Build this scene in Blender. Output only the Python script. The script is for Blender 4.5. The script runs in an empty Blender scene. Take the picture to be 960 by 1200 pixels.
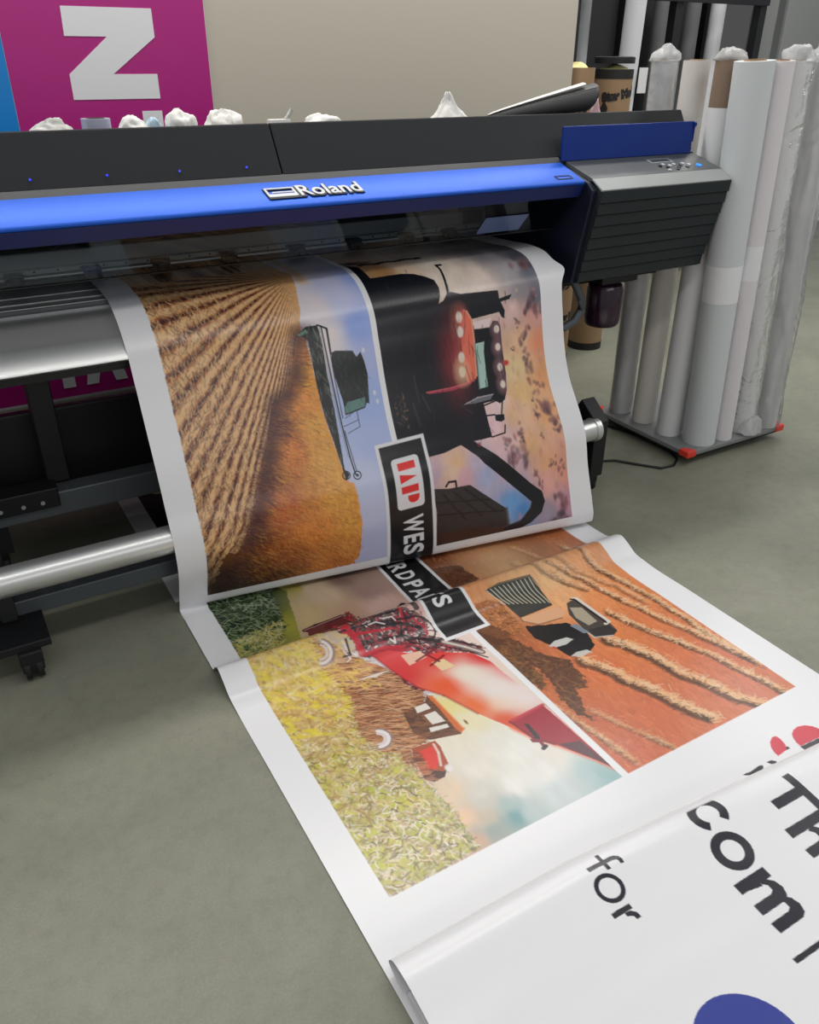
import bpy, bmesh, math, random
import numpy as np
from mathutils import Vector, Matrix, noise
random.seed(7)
C = bpy.context.scene.collection
PI = math.pi

# ------------------------------------------------------------------ helpers
def srgb(r, g, b):
    f = lambda c: (c/255/12.92) if c/255 <= 0.04045 else ((c/255+0.055)/1.055)**2.4
    return (f(r), f(g), f(b), 1.0)

def mat(name, col, rough=0.5, metal=0.0, spec=0.5, bump=0.0, bscale=40.0, var=0.0, vscale=6.0, coat=0.0, stretch=None, emit=None):
    m = bpy.data.materials.new(name); m.use_nodes = True
    nt = m.node_tree; b = nt.nodes['Principled BSDF']
    b.inputs['Base Color'].default_value = col
    b.inputs['Roughness'].default_value = rough
    b.inputs['Metallic'].default_value = metal
    b.inputs['Specular IOR Level'].default_value = spec
    b.inputs['Coat Weight'].default_value = coat
    if emit:
        b.inputs['Emission Color'].default_value = col; b.inputs['Emission Strength'].default_value = emit
    if bump or var:
        tc = nt.nodes.new('ShaderNodeTexCoord'); mp = nt.nodes.new('ShaderNodeMapping')
        if stretch: mp.inputs['Scale'].default_value = stretch
        nt.links.new(tc.outputs['Object'], mp.inputs['Vector'])
    if bump:
        n = nt.nodes.new('ShaderNodeTexNoise'); n.inputs['Scale'].default_value = bscale; n.inputs['Detail'].default_value = 4
        bp = nt.nodes.new('ShaderNodeBump'); bp.inputs['Strength'].default_value = bump; bp.inputs['Distance'].default_value = 0.01
        nt.links.new(mp.outputs[0], n.inputs['Vector']); nt.links.new(n.outputs[0], bp.inputs['Height']); nt.links.new(bp.outputs[0], b.inputs['Normal'])
    if var:
        n = nt.nodes.new('ShaderNodeTexNoise'); n.inputs['Scale'].default_value = vscale; n.inputs['Detail'].default_value = 5
        r = nt.nodes.new('ShaderNodeMixRGB'); r.blend_type = 'MIX'
        r.inputs[1].default_value = tuple(c*(1-var) for c in col[:3])+(1,)
        r.inputs[2].default_value = tuple(min(1, c*(1+var)) for c in col[:3])+(1,)
        nt.links.new(mp.outputs[0], n.inputs['Vector']); nt.links.new(n.outputs[0], r.inputs[0]); nt.links.new(r.outputs[0], b.inputs['Base Color'])
    return m

def glassy(name, tint, amount, rough=0.08, bump=0.0, bscale=30, white=0.0, fres=1.0):
    """thin clear sheet: mostly transparent, with a gloss and a little tint or milkiness"""
    m = bpy.data.materials.new(name); m.use_nodes = True
    nt = m.node_tree; nt.nodes.clear()
    out = nt.nodes.new('ShaderNodeOutputMaterial')
    tr = nt.nodes.new('ShaderNodeBsdfTransparent'); tr.inputs[0].default_value = tint
    gl = nt.nodes.new('ShaderNodeBsdfGlossy'); gl.inputs['Roughness'].default_value = rough
    mix = nt.nodes.new('ShaderNodeMixShader')
    fr = nt.nodes.new('ShaderNodeFresnel'); fr.inputs[0].default_value = 1.4
    mul = nt.nodes.new('ShaderNodeMath'); mul.operation = 'MULTIPLY_ADD'; mul.inputs[1].default_value = fres; mul.inputs[2].default_value = amount
    nt.links.new(fr.outputs[0], mul.inputs[0]); nt.links.new(mul.outputs[0], mix.inputs[0])
    nt.links.new(tr.outputs[0], mix.inputs[1]); nt.links.new(gl.outputs[0], mix.inputs[2])
    last = mix
    if white:
        df = nt.nodes.new('ShaderNodeBsdfDiffuse'); df.inputs[0].default_value = (0.85, 0.86, 0.86, 1)
        m2 = nt.nodes.new('ShaderNodeMixShader'); m2.inputs[0].default_value = white
        nt.links.new(mix.outputs[0], m2.inputs[1]); nt.links.new(df.outputs[0], m2.inputs[2]); last = m2
    if bump:
        tc = nt.nodes.new('ShaderNodeTexCoord')
        n = nt.nodes.new('ShaderNodeTexNoise'); n.inputs['Scale'].default_value = bscale; n.inputs['Detail'].default_value = 5; n.inputs['Distortion'].default_value = 1.5
        bp = nt.nodes.new('ShaderNodeBump'); bp.inputs['Strength'].default_value = bump; bp.inputs['Distance'].default_value = 0.02
        nt.links.new(tc.outputs['Object'], n.inputs['Vector']); nt.links.new(n.outputs[0], bp.inputs['Height'])
        nt.links.new(bp.outputs[0], gl.inputs['Normal']); nt.links.new(bp.outputs[0], fr.inputs['Normal'])
    nt.links.new(last.outputs[0], out.inputs['Surface'])
    return m

class MB:
    """collects shapes in world coordinates; build() links them as one mesh object"""
    def __init__(s): s.v = []; s.f = []
    def add(s, vs, fs):
        o = len(s.v); s.v += [tuple(p) for p in vs]; s.f += [tuple(i+o for i in f) for f in fs]; return s
    def box(s, x0, x1, y0, y1, z0, z1):
        return s.prism([(y0, z0), (y1, z0), (y1, z1), (y0, z1)], x0, x1)
    def prism(s, prof, x0, x1):
        n = len(prof)
        vs = [(x0, y, z) for y, z in prof]+[(x1, y, z) for y, z in prof]
        fs = [(i, (i+1) % n, n+(i+1) % n, n+i) for i in range(n)]+[tuple(range(n-1, -1, -1)), tuple(range(n, 2*n))]
        return s.add(vs, fs)
    def strip(s, prof, x0, x1, th):
        """open profile (y,z) given a thickness, along X"""
        lo = []
        for i, (y, z) in enumerate(prof):
            a = prof[max(i-1, 0)]; b = prof[min(i+1, len(prof)-1)]
            dy, dz = b[0]-a[0], b[1]-a[1]; l = math.hypot(dy, dz) or 1
            lo.append((y-dz/l*th, z+dy/l*th))
        return s.prism(list(prof)+lo[::-1], x0, x1)
    def ring(s, c, ax, r, u=None):
        pass
    def cyl(s, a, b, r0, r1=None, n=24, caps=True):
        a, b = Vector(a), Vector(b); r1 = r0 if r1 is None else r1
        d = (b-a).normalized(); u = d.orthogonal().normalized(); w = d.cross(u)
        vs = []
        for p, r in ((a, r0), (b, r1)):
            vs += [p+(u*math.cos(t)+w*math.sin(t))*r for t in [2*PI*k/n for k in range(n)]]
        fs = [(i, (i+1) % n, n+(i+1) % n, n+i) for i in range(n)]
        if caps: fs += [tuple(range(n-1, -1, -1)), tuple(range(n, 2*n))]
        return s.add(vs, fs)
    def pipe(s, a, b, ro, ri, n=32):
        """hollow tube with end rings"""
        a, b = Vector(a), Vector(b); d = (b-a).normalized(); u = d.orthogonal().normalized(); w = d.cross(u)
        vs = []
        for p, r in ((a, ri), (a, ro), (b, ro), (b, ri)):
            vs += [p+(u*math.cos(t)+w*math.sin(t))*r for t in [2*PI*k/n for k in range(n)]]
        fs = []
        for k in range(4):
            k2 = (k+1) % 4
            fs += [(k*n+i, k*n+(i+1) % n, k2*n+(i+1) % n, k2*n+i) for i in range(n)]
        return s.add(vs, fs)
    def tube(s, pts, r, n=8):
        pts = [Vector(p) for p in pts]; vs = []; fs = []
        for i, p in enumerate(pts):
            d = (pts[min(i+1, len(pts)-1)]-pts[max(i-1, 0)]).normalized()
            u = d.cross(Vector((0.13, 0.21, 1))).normalized(); w = d.cross(u)
            vs += [p+(u*math.cos(t)+w*math.sin(t))*r for t in [2*PI*k/n for k in range(n)]]
        for i in range(len(pts)-1):
            fs += [(i*n+k, i*n+(k+1) % n, (i+1)*n+(k+1) % n, (i+1)*n+k) for k in range(n)]
        fs += [tuple(range(n-1, -1, -1)), tuple(range((len(pts)-1)*n, len(pts)*n))]
        return s.add(vs, fs)
    def lathe(s, c, prof, n=28, ax='Z'):
        """prof: (radius, offset along axis)"""
        vs = []; fs = []
        for r, h in prof:
            for k in range(n):
                a = 2*PI*k/n; q = (r*math.cos(a), r*math.sin(a), h)
                if ax == 'X': q = (q[2], q[0], q[1])
                if ax == 'Y': q = (q[0], q[2], q[1])
                vs.append((c[0]+q[0], c[1]+q[1], c[2]+q[2]))
        m = len(prof)
        for j in range(m-1):
            fs += [(j*n+k, j*n+(k+1) % n, (j+1)*n+(k+1) % n, (j+1)*n+k) for k in range(n)]
        if prof[0][0] > 1e-4: fs.append(tuple(range(n-1, -1, -1)))
        if prof[-1][0] > 1e-4: fs.append(tuple(range((m-1)*n, m*n)))
        return s.add(vs, fs)
    def slab(s, poly, o, u, v, th):
        """flat polygon (list of 2D points) on plane o + a*u + b*v, thickness th along the normal"""
        o, u, v = Vector(o), Vector(u), Vector(v); n = u.cross(v).normalized()*th
        k = len(poly)
        lo = [o+u*a+v*b for a, b in poly]
        return s.add(lo+[p+n for p in lo], [tuple(range(k-1, -1, -1)), tuple(range(k, 2*k))]+[(i, (i+1) % k, k+(i+1) % k, k+i) for i in range(k)])
    def build(s, name, m, parent=None, smooth=False, bevel=0.0, seg=2):
        off = Vector((0, 0, 0)); p = parent
        while p is not None: off += p.location; p = p.parent
        me = bpy.data.meshes.new(name)
        me.from_pydata([(x-off.x, y-off.y, z-off.z) for x, y, z in s.v], [], s.f)
        bm = bmesh.new(); bm.from_mesh(me)
        bmesh.ops.recalc_face_normals(bm, faces=bm.faces); bm.to_mesh(me); bm.free()
        o = bpy.data.objects.new(name, me); C.objects.link(o)
        me.materials.append(m)
        if parent is not None: o.parent = parent
        if smooth:
            me.shade_smooth()
            if smooth != 'all': me.set_sharp_from_angle(angle=math.radians(38))
        if bevel:
            b = o.modifiers.new('bevel', 'BEVEL'); b.width = bevel; b.segments = seg; b.limit_method = 'ANGLE'; b.angle_limit = math.radians(40)
        return o

def tag(o, label=None, cat=None, group=None, kind=None):
    if label: o['label'] = label
    if cat: o['category'] = cat
    if group: o['group'] = group
    if kind: o['kind'] = kind
    return o
def thing(name, label, cat, loc, group=None):
    o = bpy.data.objects.new(name, None); C.objects.link(o); o.location = loc; o.empty_display_size = 0.1
    return tag(o, label, cat, group)
def copy_thing(o, parent=None):
    c = o.copy(); C.objects.link(c)
    if parent is not None: c.parent = parent
    for ch in list(o.children): copy_thing(ch, c)
    return c
def text_mesh(txt, size, bold=0.0, extrude=0.0, res=4, shear=0.0):
    """lettering as plain mesh data: (verts2d, tris)"""
    cu = bpy.data.curves.new('lettering', 'FONT'); cu.body = txt; cu.size = size; cu.offset = bold; cu.resolution_u = res; cu.shear = shear; cu.extrude = extrude
    ob = bpy.data.objects.new('lettering', cu)
    C.objects.link(ob)
    dg = bpy.context.evaluated_depsgraph_get(); dg.update()
    me = bpy.data.meshes.new_from_object(ob.evaluated_get(dg))
    vs = [(v.co.x, v.co.y) for v in me.vertices]; fs = [tuple(p.vertices) for p in me.polygons]
    bpy.data.objects.remove(ob); bpy.data.curves.remove(cu); bpy.data.meshes.remove(me)
    return vs, fs
# ------------------------------------------------------------------ shape of the long printed sheet
XL, XR = 0.452, 2.008
# side profiles (y, z) of the sheet at its left and right edge, from inside the printer to the floor in front
PROF_L = [(3.02,.968),(2.85,.968),(2.62,.966),(2.55,.957),(2.475,.917),(2.413,.85),(2.365,.75),(2.315,.63),(2.262,.50),(2.222,.385),(2.187,.29),(2.186,.20),(2.222,.10),
          (2.243,.045),(2.252,.025),(2.256,.018),(2.258,.014),(2.259,.010),(2.257,.006),(2.252,.004),(2.20,.004),(2.05,.004),(1.965,.004),(1.918,.007),(1.896,.030),(1.866,.049),(1.825,.036),(1.775,.011),(1.71,.004),(1.5,.003),(1.0,.003),(.55,.003),(.1,.003)]
PROF_R = [(3.02,.972),(2.85,.974),(2.63,.980),(2.50,.986),(2.405,.970),(2.328,.905),(2.298,.80),(2.272,.684),(2.220,.55),(2.154,.456),(2.106,.382),(2.064,.243),(2.016,.106),
          (2.002,.060),(2.006,.028),(2.04,.017),(2.11,.019),(2.16,.020),(2.186,.012),(2.175,.004),(2.12,.003),(2.02,.004),(1.955,.005),(1.905,.012),(1.878,.033),(1.848,.046),(1.81,.034),(1.765,.011),(1.71,.004),(1.5,.003),(1.0,.003),(.55,.003),(.1,.003)]
def spline(P, t):
    """Catmull-Rom through P at float parameters t"""
    P = np.array(P, float); n = len(P)
    i = np.clip(np.floor(t).astype(int), 0, n-2); u = (t-i)[:, None]
    p0 = P[np.clip(i-1, 0, n-1)]; p1 = P[i]; p2 = P[i+1]; p3 = P[np.clip(i+2, 0, n-1)]
    # chord-scaled tangents so uneven spacing does not overshoot
    d01 = np.linalg.norm(p1-p0, axis=1, keepdims=True)+1e-6; d12 = np.linalg.norm(p2-p1, axis=1, keepdims=True)+1e-6; d23 = np.linalg.norm(p3-p2, axis=1, keepdims=True)+1e-6
    m1 = ((p1-p0)/d01*d12+(p2-p1)/d12*d01)/(d01+d12)*d12
    m2 = ((p2-p1)/d12*d23+(p3-p2)/d23*d12)/(d12+d23)*d12
    return (2*u**3-3*u**2+1)*p1+(u**3-2*u**2+u)*m1+(-2*u**3+3*u**2)*p2+(u**3-u**2)*m2
_tt = np.linspace(0, len(PROF_L)-1, 6000)
_mid = (spline(PROF_L, _tt)+spline(PROF_R, _tt))/2
_sl = np.concatenate([[0], np.cumsum(np.linalg.norm(np.diff(_mid, axis=0), axis=1))])   # running length of the sheet
S_END = float(_sl[-1])
def sheet_point(s, x):
    """world points of the sheet at running length s and crosswise place x (arrays)"""
    t = np.interp(s, _sl, _tt)
    a = spline(PROF_L, t); b = spline(PROF_R, t)
    w = ((x-XL)/(XR-XL))[:, None]
    q = a*(1-w)+b*w
    # the right margin flares out where it slides over the edge of the platen
    edge = np.clip((x-(XR-.06))/.06, 0, 1)
    fl = np.exp(-((t-4.75)/.33)**2)
    X = x+edge*fl*.03
    return np.stack([X, q[:, 0], q[:, 1]+edge*fl*.004], 1)
# ------------------------------------------------------------------ camera (built from the measured axes)
cam_d = bpy.data.cameras.new('camera'); cam = bpy.data.objects.new('camera', cam_d); C.objects.link(cam)
cam_d.sensor_fit = 'HORIZONTAL'; cam_d.sensor_width = 36; cam_d.lens = 36*950/960; cam_d.clip_start = 0.02
AX = Vector((0.86280294, -0.50552293, 0.00420181)); AY = Vector((-0.24345034, -0.42276529, -0.87292694)); AZ = Vector((0.44306097, 0.752141, -0.48783286))
cam.matrix_world = Matrix(((AX.x, -AY.x, -AZ.x, 0), (AX.y, -AY.y, -AZ.y, 0), (AX.z, -AY.z, -AZ.z, 1.6), (0, 0, 0, 1)))
bpy.context.scene.camera = cam

# ------------------------------------------------------------------ floor
def floor_material():
    m = bpy.data.materials.new('polished concrete'); m.use_nodes = True
    nt = m.node_tree; b = nt.nodes['Principled BSDF']; L = nt.links.new
    tc = nt.nodes.new('ShaderNodeTexCoord')
    def noise_(scale, detail, dist=0, rough=.55):
        n = nt.nodes.new('ShaderNodeTexNoise'); n.inputs['Scale'].default_value = scale; n.inputs['Detail'].default_value = detail
        n.inputs['Distortion'].default_value = dist; n.inputs['Roughness'].default_value = rough; L(tc.outputs['Object'], n.inputs['Vector']); return n
    def ramp(src, stops):
        r = nt.nodes.new('ShaderNodeValToRGB'); e = r.color_ramp.elements
        e[0].position, e[0].color = stops[0]; e[1].position, e[1].color = stops[-1]
        for p, c in stops[1:-1]: q = e.new(p); q.color = c
        L(src, r.inputs[0]); return r
    big = ramp(noise_(1.6, 6, .6).outputs[0], [(.3, srgb(126, 127, 112)), (.55, srgb(139, 139, 123)), (.75, srgb(150, 149, 133))])
    fine = ramp(noise_(22, 9, .2, .7).outputs[0], [(.25, (.78, .78, .78, 1)), (.5, (1, 1, 1, 1)), (.8, (1.12, 1.12, 1.10, 1))])
    grain = ramp(noise_(190, 4).outputs[0], [(.3, (.9, .9, .9, 1)), (.7, (1.07, 1.07, 1.07, 1))])
    pits_n = nt.nodes.new('ShaderNodeTexVoronoi'); pits_n.inputs['Scale'].default_value = 16; L(tc.outputs['Object'], pits_n.inputs['Vector'])
    pits = ramp(pits_n.outputs['Distance'], [(.03, (.45, .44, .4, 1)), (.055, (1, 1, 1, 1))])
    gate = ramp(noise_(2.6, 5, .3).outputs[0], [(.50, (0, 0, 0, 1)), (.60, (1, 1, 1, 1))])
    def mul(a, c, fac=1.0, facsock=None):
        x = nt.nodes.new('ShaderNodeMixRGB'); x.blend_type = 'MULTIPLY'; x.inputs[0].default_value = fac
        if facsock: L(facsock, x.inputs[0])
        L(a, x.inputs[1]); L(c, x.inputs[2]); return x.outputs[0]
    c = mul(big.outputs[0], fine.outputs[0], .75); c = mul(c, grain.outputs[0]); c = mul(c, pits.outputs[0], 1, gate.outputs[0])
    L(c, b.inputs['Base Color'])
    rr = ramp(noise_(5, 5).outputs[0], [(.3, (.36, .36, .36, 1)), (.7, (.5, .5, .5, 1))]); L(rr.outputs[0], b.inputs['Roughness'])
    b.inputs['Specular IOR Level'].default_value = .4
    bp = nt.nodes.new('ShaderNodeBump'); bp.inputs['Strength'].default_value = .06; bp.inputs['Distance'].default_value = .01
    L(noise_(60, 5).outputs[0], bp.inputs['Height']); L(bp.outputs[0], b.inputs['Normal'])
    return m
tag(MB().box(-3, 9, -3.2, 8, -.1, 0).build('floor', floor_material()), kind='structure')

# ------------------------------------------------------------------ partition wall, far wall
M_wall = mat('painted partition', srgb(190, 183, 168), .55, bump=.02, bscale=150)
M_far = mat('far wall paint', srgb(120, 121, 119), .7)
tag(MB().box(-3, 3.062, 3.6, 3.72, 0, 3.4).build('wall_partition', M_wall), kind='structure')
tag(MB().box(-3, 9, 7.0, 7.1, 0, 3.4).build('wall_back', M_far), kind='structure')

# ------------------------------------------------------------------ banner on the partition: blue and magenta fields with white capitals
M_mag = mat('magenta print', srgb(172, 28, 122), .28, spec=.5)
M_cyan = mat('blue print', srgb(8, 128, 205), .3)
M_white = mat('white vinyl lettering', srgb(226, 226, 228), .35)
M_edge = mat('white banner edge', srgb(225, 222, 222), .5)
wb = thing('wall_banner', 'magenta and blue banner with big white capitals fixed to the partition behind the printer', 'banner', (.8, 3.6, 1.3))
MB().box(-1.2, 1.18, 3.594, 3.5995, .305, 2.4).build('banner_sheet', M_edge, wb)
MB().box(.432, 1.178, 3.592, 3.594, 1.0, 2.398).box(-.6, 1.178, 3.592, 3.594, .318, 1.0).build('magenta_field', M_mag, wb)
MB().box(-1.198, .43, 3.592, 3.594, 1.0, 2.398).build('blue_field', M_cyan, wb)
def letter(name, polys):
    m = MB()
    for p in polys: m.slab(p, (0, 3.592, 0), (1, 0, 0), (0, 0, 1), .0012)
    return m.build(name, M_white, wb)
letter('letter', [[(.648, 1.762), (.645, 1.668), (.796, 1.668), (.640, 1.545), (.640, 1.460), (.966, 1.460), (.966, 1.545), (.800, 1.545), (.974, 1.668), (.974, 1.762)]])
letter('letter', [[(.888, 1.417), (.888, 1.10), (.966, 1.10), (.966, 1.417)]])
def letA(x, z0, z1, w):
    t = w*.29; a = w*.32
    return [[(x, z0), (x+t, z0), (x+t+.014, z0+.055), (x+w-t-.014, z0+.055), (x+w-t, z0), (x+w, z0), (x+w/2+.034, z1), (x+w/2-.034, z1)]]
letter('letter', letA(.487, .358, .60, .175))
letter('letter', [[(.392, .358), (.442, .358), (.442, .54), (.49, .54), (.49, .60), (.345, .60), (.345, .54), (.392, .54)]])
letter('letter', [[(.683, .358), (.733, .358), (.733, .60), (.683, .60)]])
# ------------------------------------------------------------------ the wide printer
M_char = mat('charcoal plastic', srgb(33, 35, 37), .5, spec=.22, bump=.03, bscale=400)
M_dark = mat('black plastic', srgb(24, 25, 28), .45)
M_blk = mat('black painted steel', srgb(17, 18, 21), .5)
M_navy = mat('navy inner plastic', srgb(16, 22, 44), .5)
M_blue = mat('metallic blue cover', srgb(28, 92, 205), .42, metal=.3, spec=.4)
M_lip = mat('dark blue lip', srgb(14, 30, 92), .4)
M_blue2 = mat('blue ink lid', srgb(8, 48, 132), .42, spec=.35)
M_rib = mat('ridged grey plastic', srgb(38, 44, 46), .5, spec=.3)
M_panel = mat('warm grey panel plastic', srgb(86, 88, 88), .38)
M_cham = mat('light grey trim plastic', srgb(150, 153, 152), .34)
M_alu = mat('brushed aluminium', srgb(222, 223, 220), .34, metal=.75, bump=.02, bscale=12, stretch=(.3, 30, 30))
M_alud = mat('grey anodised rail', srgb(166, 170, 170), .35, metal=.15)
M_steel = mat('grey painted beam', srgb(92, 98, 102), .4, metal=.3)
M_badge = mat('silver badge', srgb(225, 228, 232), .25, metal=.3)
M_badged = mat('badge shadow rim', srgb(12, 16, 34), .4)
M_led = mat('blue indicator', srgb(40, 60, 230), .3, emit=.6)
M_glass = glassy('smoked cover window', (.70, .74, .76, 1), 0.0, .06, fres=.10)
M_bottle = mat('dark ink waste bottle', srgb(48, 26, 44), .18, spec=.6)
M_hose = mat('grey hose', srgb(92, 96, 104), .4)
M_lcd = mat('display', srgb(150, 160, 160), .2)
M_rub = mat('rubber', srgb(20, 20, 21), .7)
pr = thing('large_format_printer', 'wide charcoal inkjet printer with a long blue front cover and grey control box', 'printer', (1.4, 2.8, 0))
X0, XE = -.40, 2.066          # left end, right end of the blue cover
# body under and behind the platen
MB().prism([(2.56, .79), (3.08, .80), (3.08, 1.20), (2.98, 1.22), (2.96, .93), (2.56, .93)], X0, 2.755).build('chassis', M_dark, pr, bevel=.004)
MB().prism([(2.96, .93), (3.0, .93), (3.0, 1.36), (2.50, 1.27), (2.50, 1.24), (2.96, 1.32)], X0, 2.075).build('carriage_bay', M_blk, pr)
# top cover: steep charcoal panel and flat top, in two lengths
topprof = [(2.475, 1.292), (2.56, 1.428), (2.575, 1.428), (2.585, 1.402), (3.06, 1.375), (3.08, 1.20), (3.06, 1.20), (3.04, 1.35), (2.59, 1.375), (2.50, 1.27)]
MB().prism(topprof, X0, 1.005).build('top_cover', M_char, pr, bevel=.003)
MB().prism(topprof, 1.009, 2.757).build('top_cover', M_char, pr, bevel=.003)
for x in (.297, .495, .697, .898):
    MB().cyl((x, 2.490, 1.316), (x, 2.4865, 1.318), .0032, n=10).build('indicator_light', M_led, pr)
MB().box(2.08, 2.752, 2.462, 2.55, 1.19, 1.282).build('lid_recess', M_dark, pr)
fc = MB().prism([(2.450, 1.278), (2.312, 1.232), (2.307, 1.226), (2.310, 1.219), (2.345, 1.208), (2.45, 1.245)], X0, XE).build('front_cover', M_blue, pr, bevel=.003, smooth=True)
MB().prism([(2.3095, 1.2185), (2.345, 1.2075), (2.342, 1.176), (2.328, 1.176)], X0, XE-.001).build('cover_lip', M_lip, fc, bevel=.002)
MB().prism([(2.451, 1.274), (2.478, 1.294), (2.50, 1.27), (2.46, 1.25)], X0, 2.075).build('cover_seam', M_dark, pr)
MB().prism([(2.330, 1.177), (2.3335, 1.177), (2.452, 1.052), (2.4485, 1.052)], X0, XE-.01).build('window', M_glass, fc)
MB().prism([(2.448, 1.054), (2.4535, 1.054), (2.4565, 1.049), (2.451, 1.049)], X0, XE-.01).build('window_edge', M_dark, fc)
wv = Vector((0, .1185, -.125)).normalized()
MB().slab([(0, 0), (.185, 0), (.185, .085), (0, .085)], (1.70, 2.3775, 1.1255), (1, 0, 0), wv, .0006).build('window_label', mat('blue grey label', srgb(84, 104, 150), .3), fc)
# badge on the blue cover
cu, cv = Vector((1, 0, 0)), Vector((0, .138, .046)).normalized()
def on_cover(x, y): return Vector((x, y, 1.232+(y-2.312)*.3333+.0008))
bx, by = .910, 2.348
def badge_text(off, th, m, name, grow):
    vs, fs = text_mesh('Roland', .088, bold=grow)
    lo = min(a for a, b in vs); hi = max(a for a, b in vs); k_ = .205/(hi-lo)
    o = on_cover(1.010, by)+off; n = cu.cross(cv)
    mb = MB()
    vv = [o+cu*((a-lo)*k_)+cv*b for a, b in vs]; k = len(vv)
    mb.add([p+n*th for p in vv], fs); mb.add(vv, [f[::-1] for f in fs])
    ed = set()
    for f in fs:
        for i in range(len(f)): ed.add((f[i], f[(i+1) % len(f)]))
    q = [e for e in ed if (e[1], e[0]) not in ed]
    mb.add(vv+[p+n*th for p in vv], [(a, b, b+k, a+k) for a, b in q])
    return mb.build(name, m, fc)
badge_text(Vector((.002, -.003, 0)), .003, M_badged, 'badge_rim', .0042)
badge_text(Vector((0, 0, .0025)), .003, M_badge, 'badge_lettering', .0012)
fr = lambda x0, x1, y0, y1, t: [[(x0, y0), (x1, y0), (x1, y0+t), (x0, y0+t)], [(x0, y1-t), (x1, y1-t), (x1, y1), (x0, y1)], [(x0, y0+t), (x0+t, y0+t), (x0+t, y1-t), (x0, y1-t)], [(x1-t, y0+t), (x1, y0+t), (x1, y1-t), (x1-t, y1-t)]]
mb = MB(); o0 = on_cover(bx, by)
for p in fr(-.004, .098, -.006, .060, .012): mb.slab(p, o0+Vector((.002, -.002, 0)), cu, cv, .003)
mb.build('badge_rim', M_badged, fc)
mb = MB()
for p in fr(0, .092, 0, .054, .006)+[[(.006, .006), (.086, .006), (.086, .016), (.006, .016)], [(.018, .024), (.084, .024), (.084, .030), (.018, .030)]]: mb.slab(p, o0+Vector((0, 0, .0025)), cu, cv, .003)
mb.build('badge_emblem', M_badge, fc)
mb = MB()
for p in fr(1.962, 2.030, .018, .044, .004): mb.slab(p, on_cover(0, 2.312), cu, cv, .0012)
mb.build('corner_emblem', M_navy, fc)
MB().prism([(3.08, .86), (3.48, .90), (3.48, 1.20), (3.30, 1.27), (3.08, 1.28)], X0, 2.70).build('rear_light_block', M_dark, pr, bevel=.006)  # unseen box added to keep the rear lamp off the wall and floor below
# inside: rails, pinch rollers
MB().box(X0, 2.07, 2.90, 2.95, 1.00, 1.056).build('carriage_rail', M_alud, pr, bevel=.003)
MB().box(X0, 2.07, 2.93, 2.96, 1.075, 1.20).build('carriage_rail', M_char, pr, bevel=.003)
ra = MB().box(X0, 2.07, 2.872, 2.90, .994, 1.008).build('screw_rail', M_alud, pr)
for k in range(34): MB().cyl((X0+.05+k*.072, 2.8715, 1.001), (X0+.05+k*.072, 2.874, 1.001), .0035, n=8).build('screw', M_blk, ra)
MB().cyl((X0, 2.86, .987), (2.07, 2.86, .987), .006, n=12).build('pinch_axle', M_alu, pr, smooth=True)
def pinch(x, m):
    p = MB().box(x-.028, x+.028, 2.838, 2.885, .982, 1.006).box(x-.016, x+.016, 2.815, 2.85, .986, .998).build('pinch_roller', m, pr, bevel=.002)
    w = MB()
    for d in (-.016, .016): w.cyl((x+d-.009, 2.832, .983), (x+d+.009, 2.832, .983), .0115, n=16)
    w.build('wheel', M_rub, p, smooth=True)
M_pblue = mat('blue pinch roller lever', srgb(28, 40, 130), .4)
for i, x in enumerate((.235, .472, .697, .935, 1.194, 1.429, 1.66, 1.86)): pinch(x, M_pblue if i == 1 else M_blk)
# platen: flat bed then curved bright apron
MB().strip([(2.96, .955), (2.72, .957), (2.62, .956), (2.56, .950)], X0, 2.07, .02).build('platen_bed', M_alud, pr)
ap = [(2.585, .950), (2.55, .938), (2.515, .918), (2.487, .896), (2.462, .880)]
MB().strip(ap, X0, 2.07, .018).build('platen_guide', M_alu, pr, smooth=True)
MB().strip([(2.462, .882), (2.452, .876), (2.404, .834), (2.400, .826), (2.408, .820)], X0, 2.07, .018).build('media_guide', M_alu, pr, smooth=True)
MB().box(X0, 2.07, 2.43, 2.56, .79, .828).build('guide_support', M_blk, pr)
mb = MB()
for y in (2.60, 2.66, 2.74): mb.box(X0, 2.05, y-.002, y+.002, .956, .9585)
mb.build('platen_slots', M_alu, pr)
# right end: bay side wall and side cover beneath the control box
MB().prism([(2.275, 1.20), (2.345, .868), (2.56, .80), (3.0, .80), (3.0, 1.30), (2.46, 1.27), (2.31, 1.225)], 2.077, 2.0965).build('bay_side_wall', M_navy, pr, bevel=.003)
mb = MB(); mb.lathe((2.022, 2.515, .905), [(.062, 0), (.066, .004), (.066, .05), (.06, .053)], n=32, ax='X'); mb.box(2.024, 2.076, 2.48, 2.62, .84, .92)
mb.build('guide_end_cap', M_dark, pr, smooth=True)
MB().box(1.95, 2.06, 2.90, 2.94, .98, 1.18).build('carriage_cover', M_dark, pr, bevel=.004)
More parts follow.
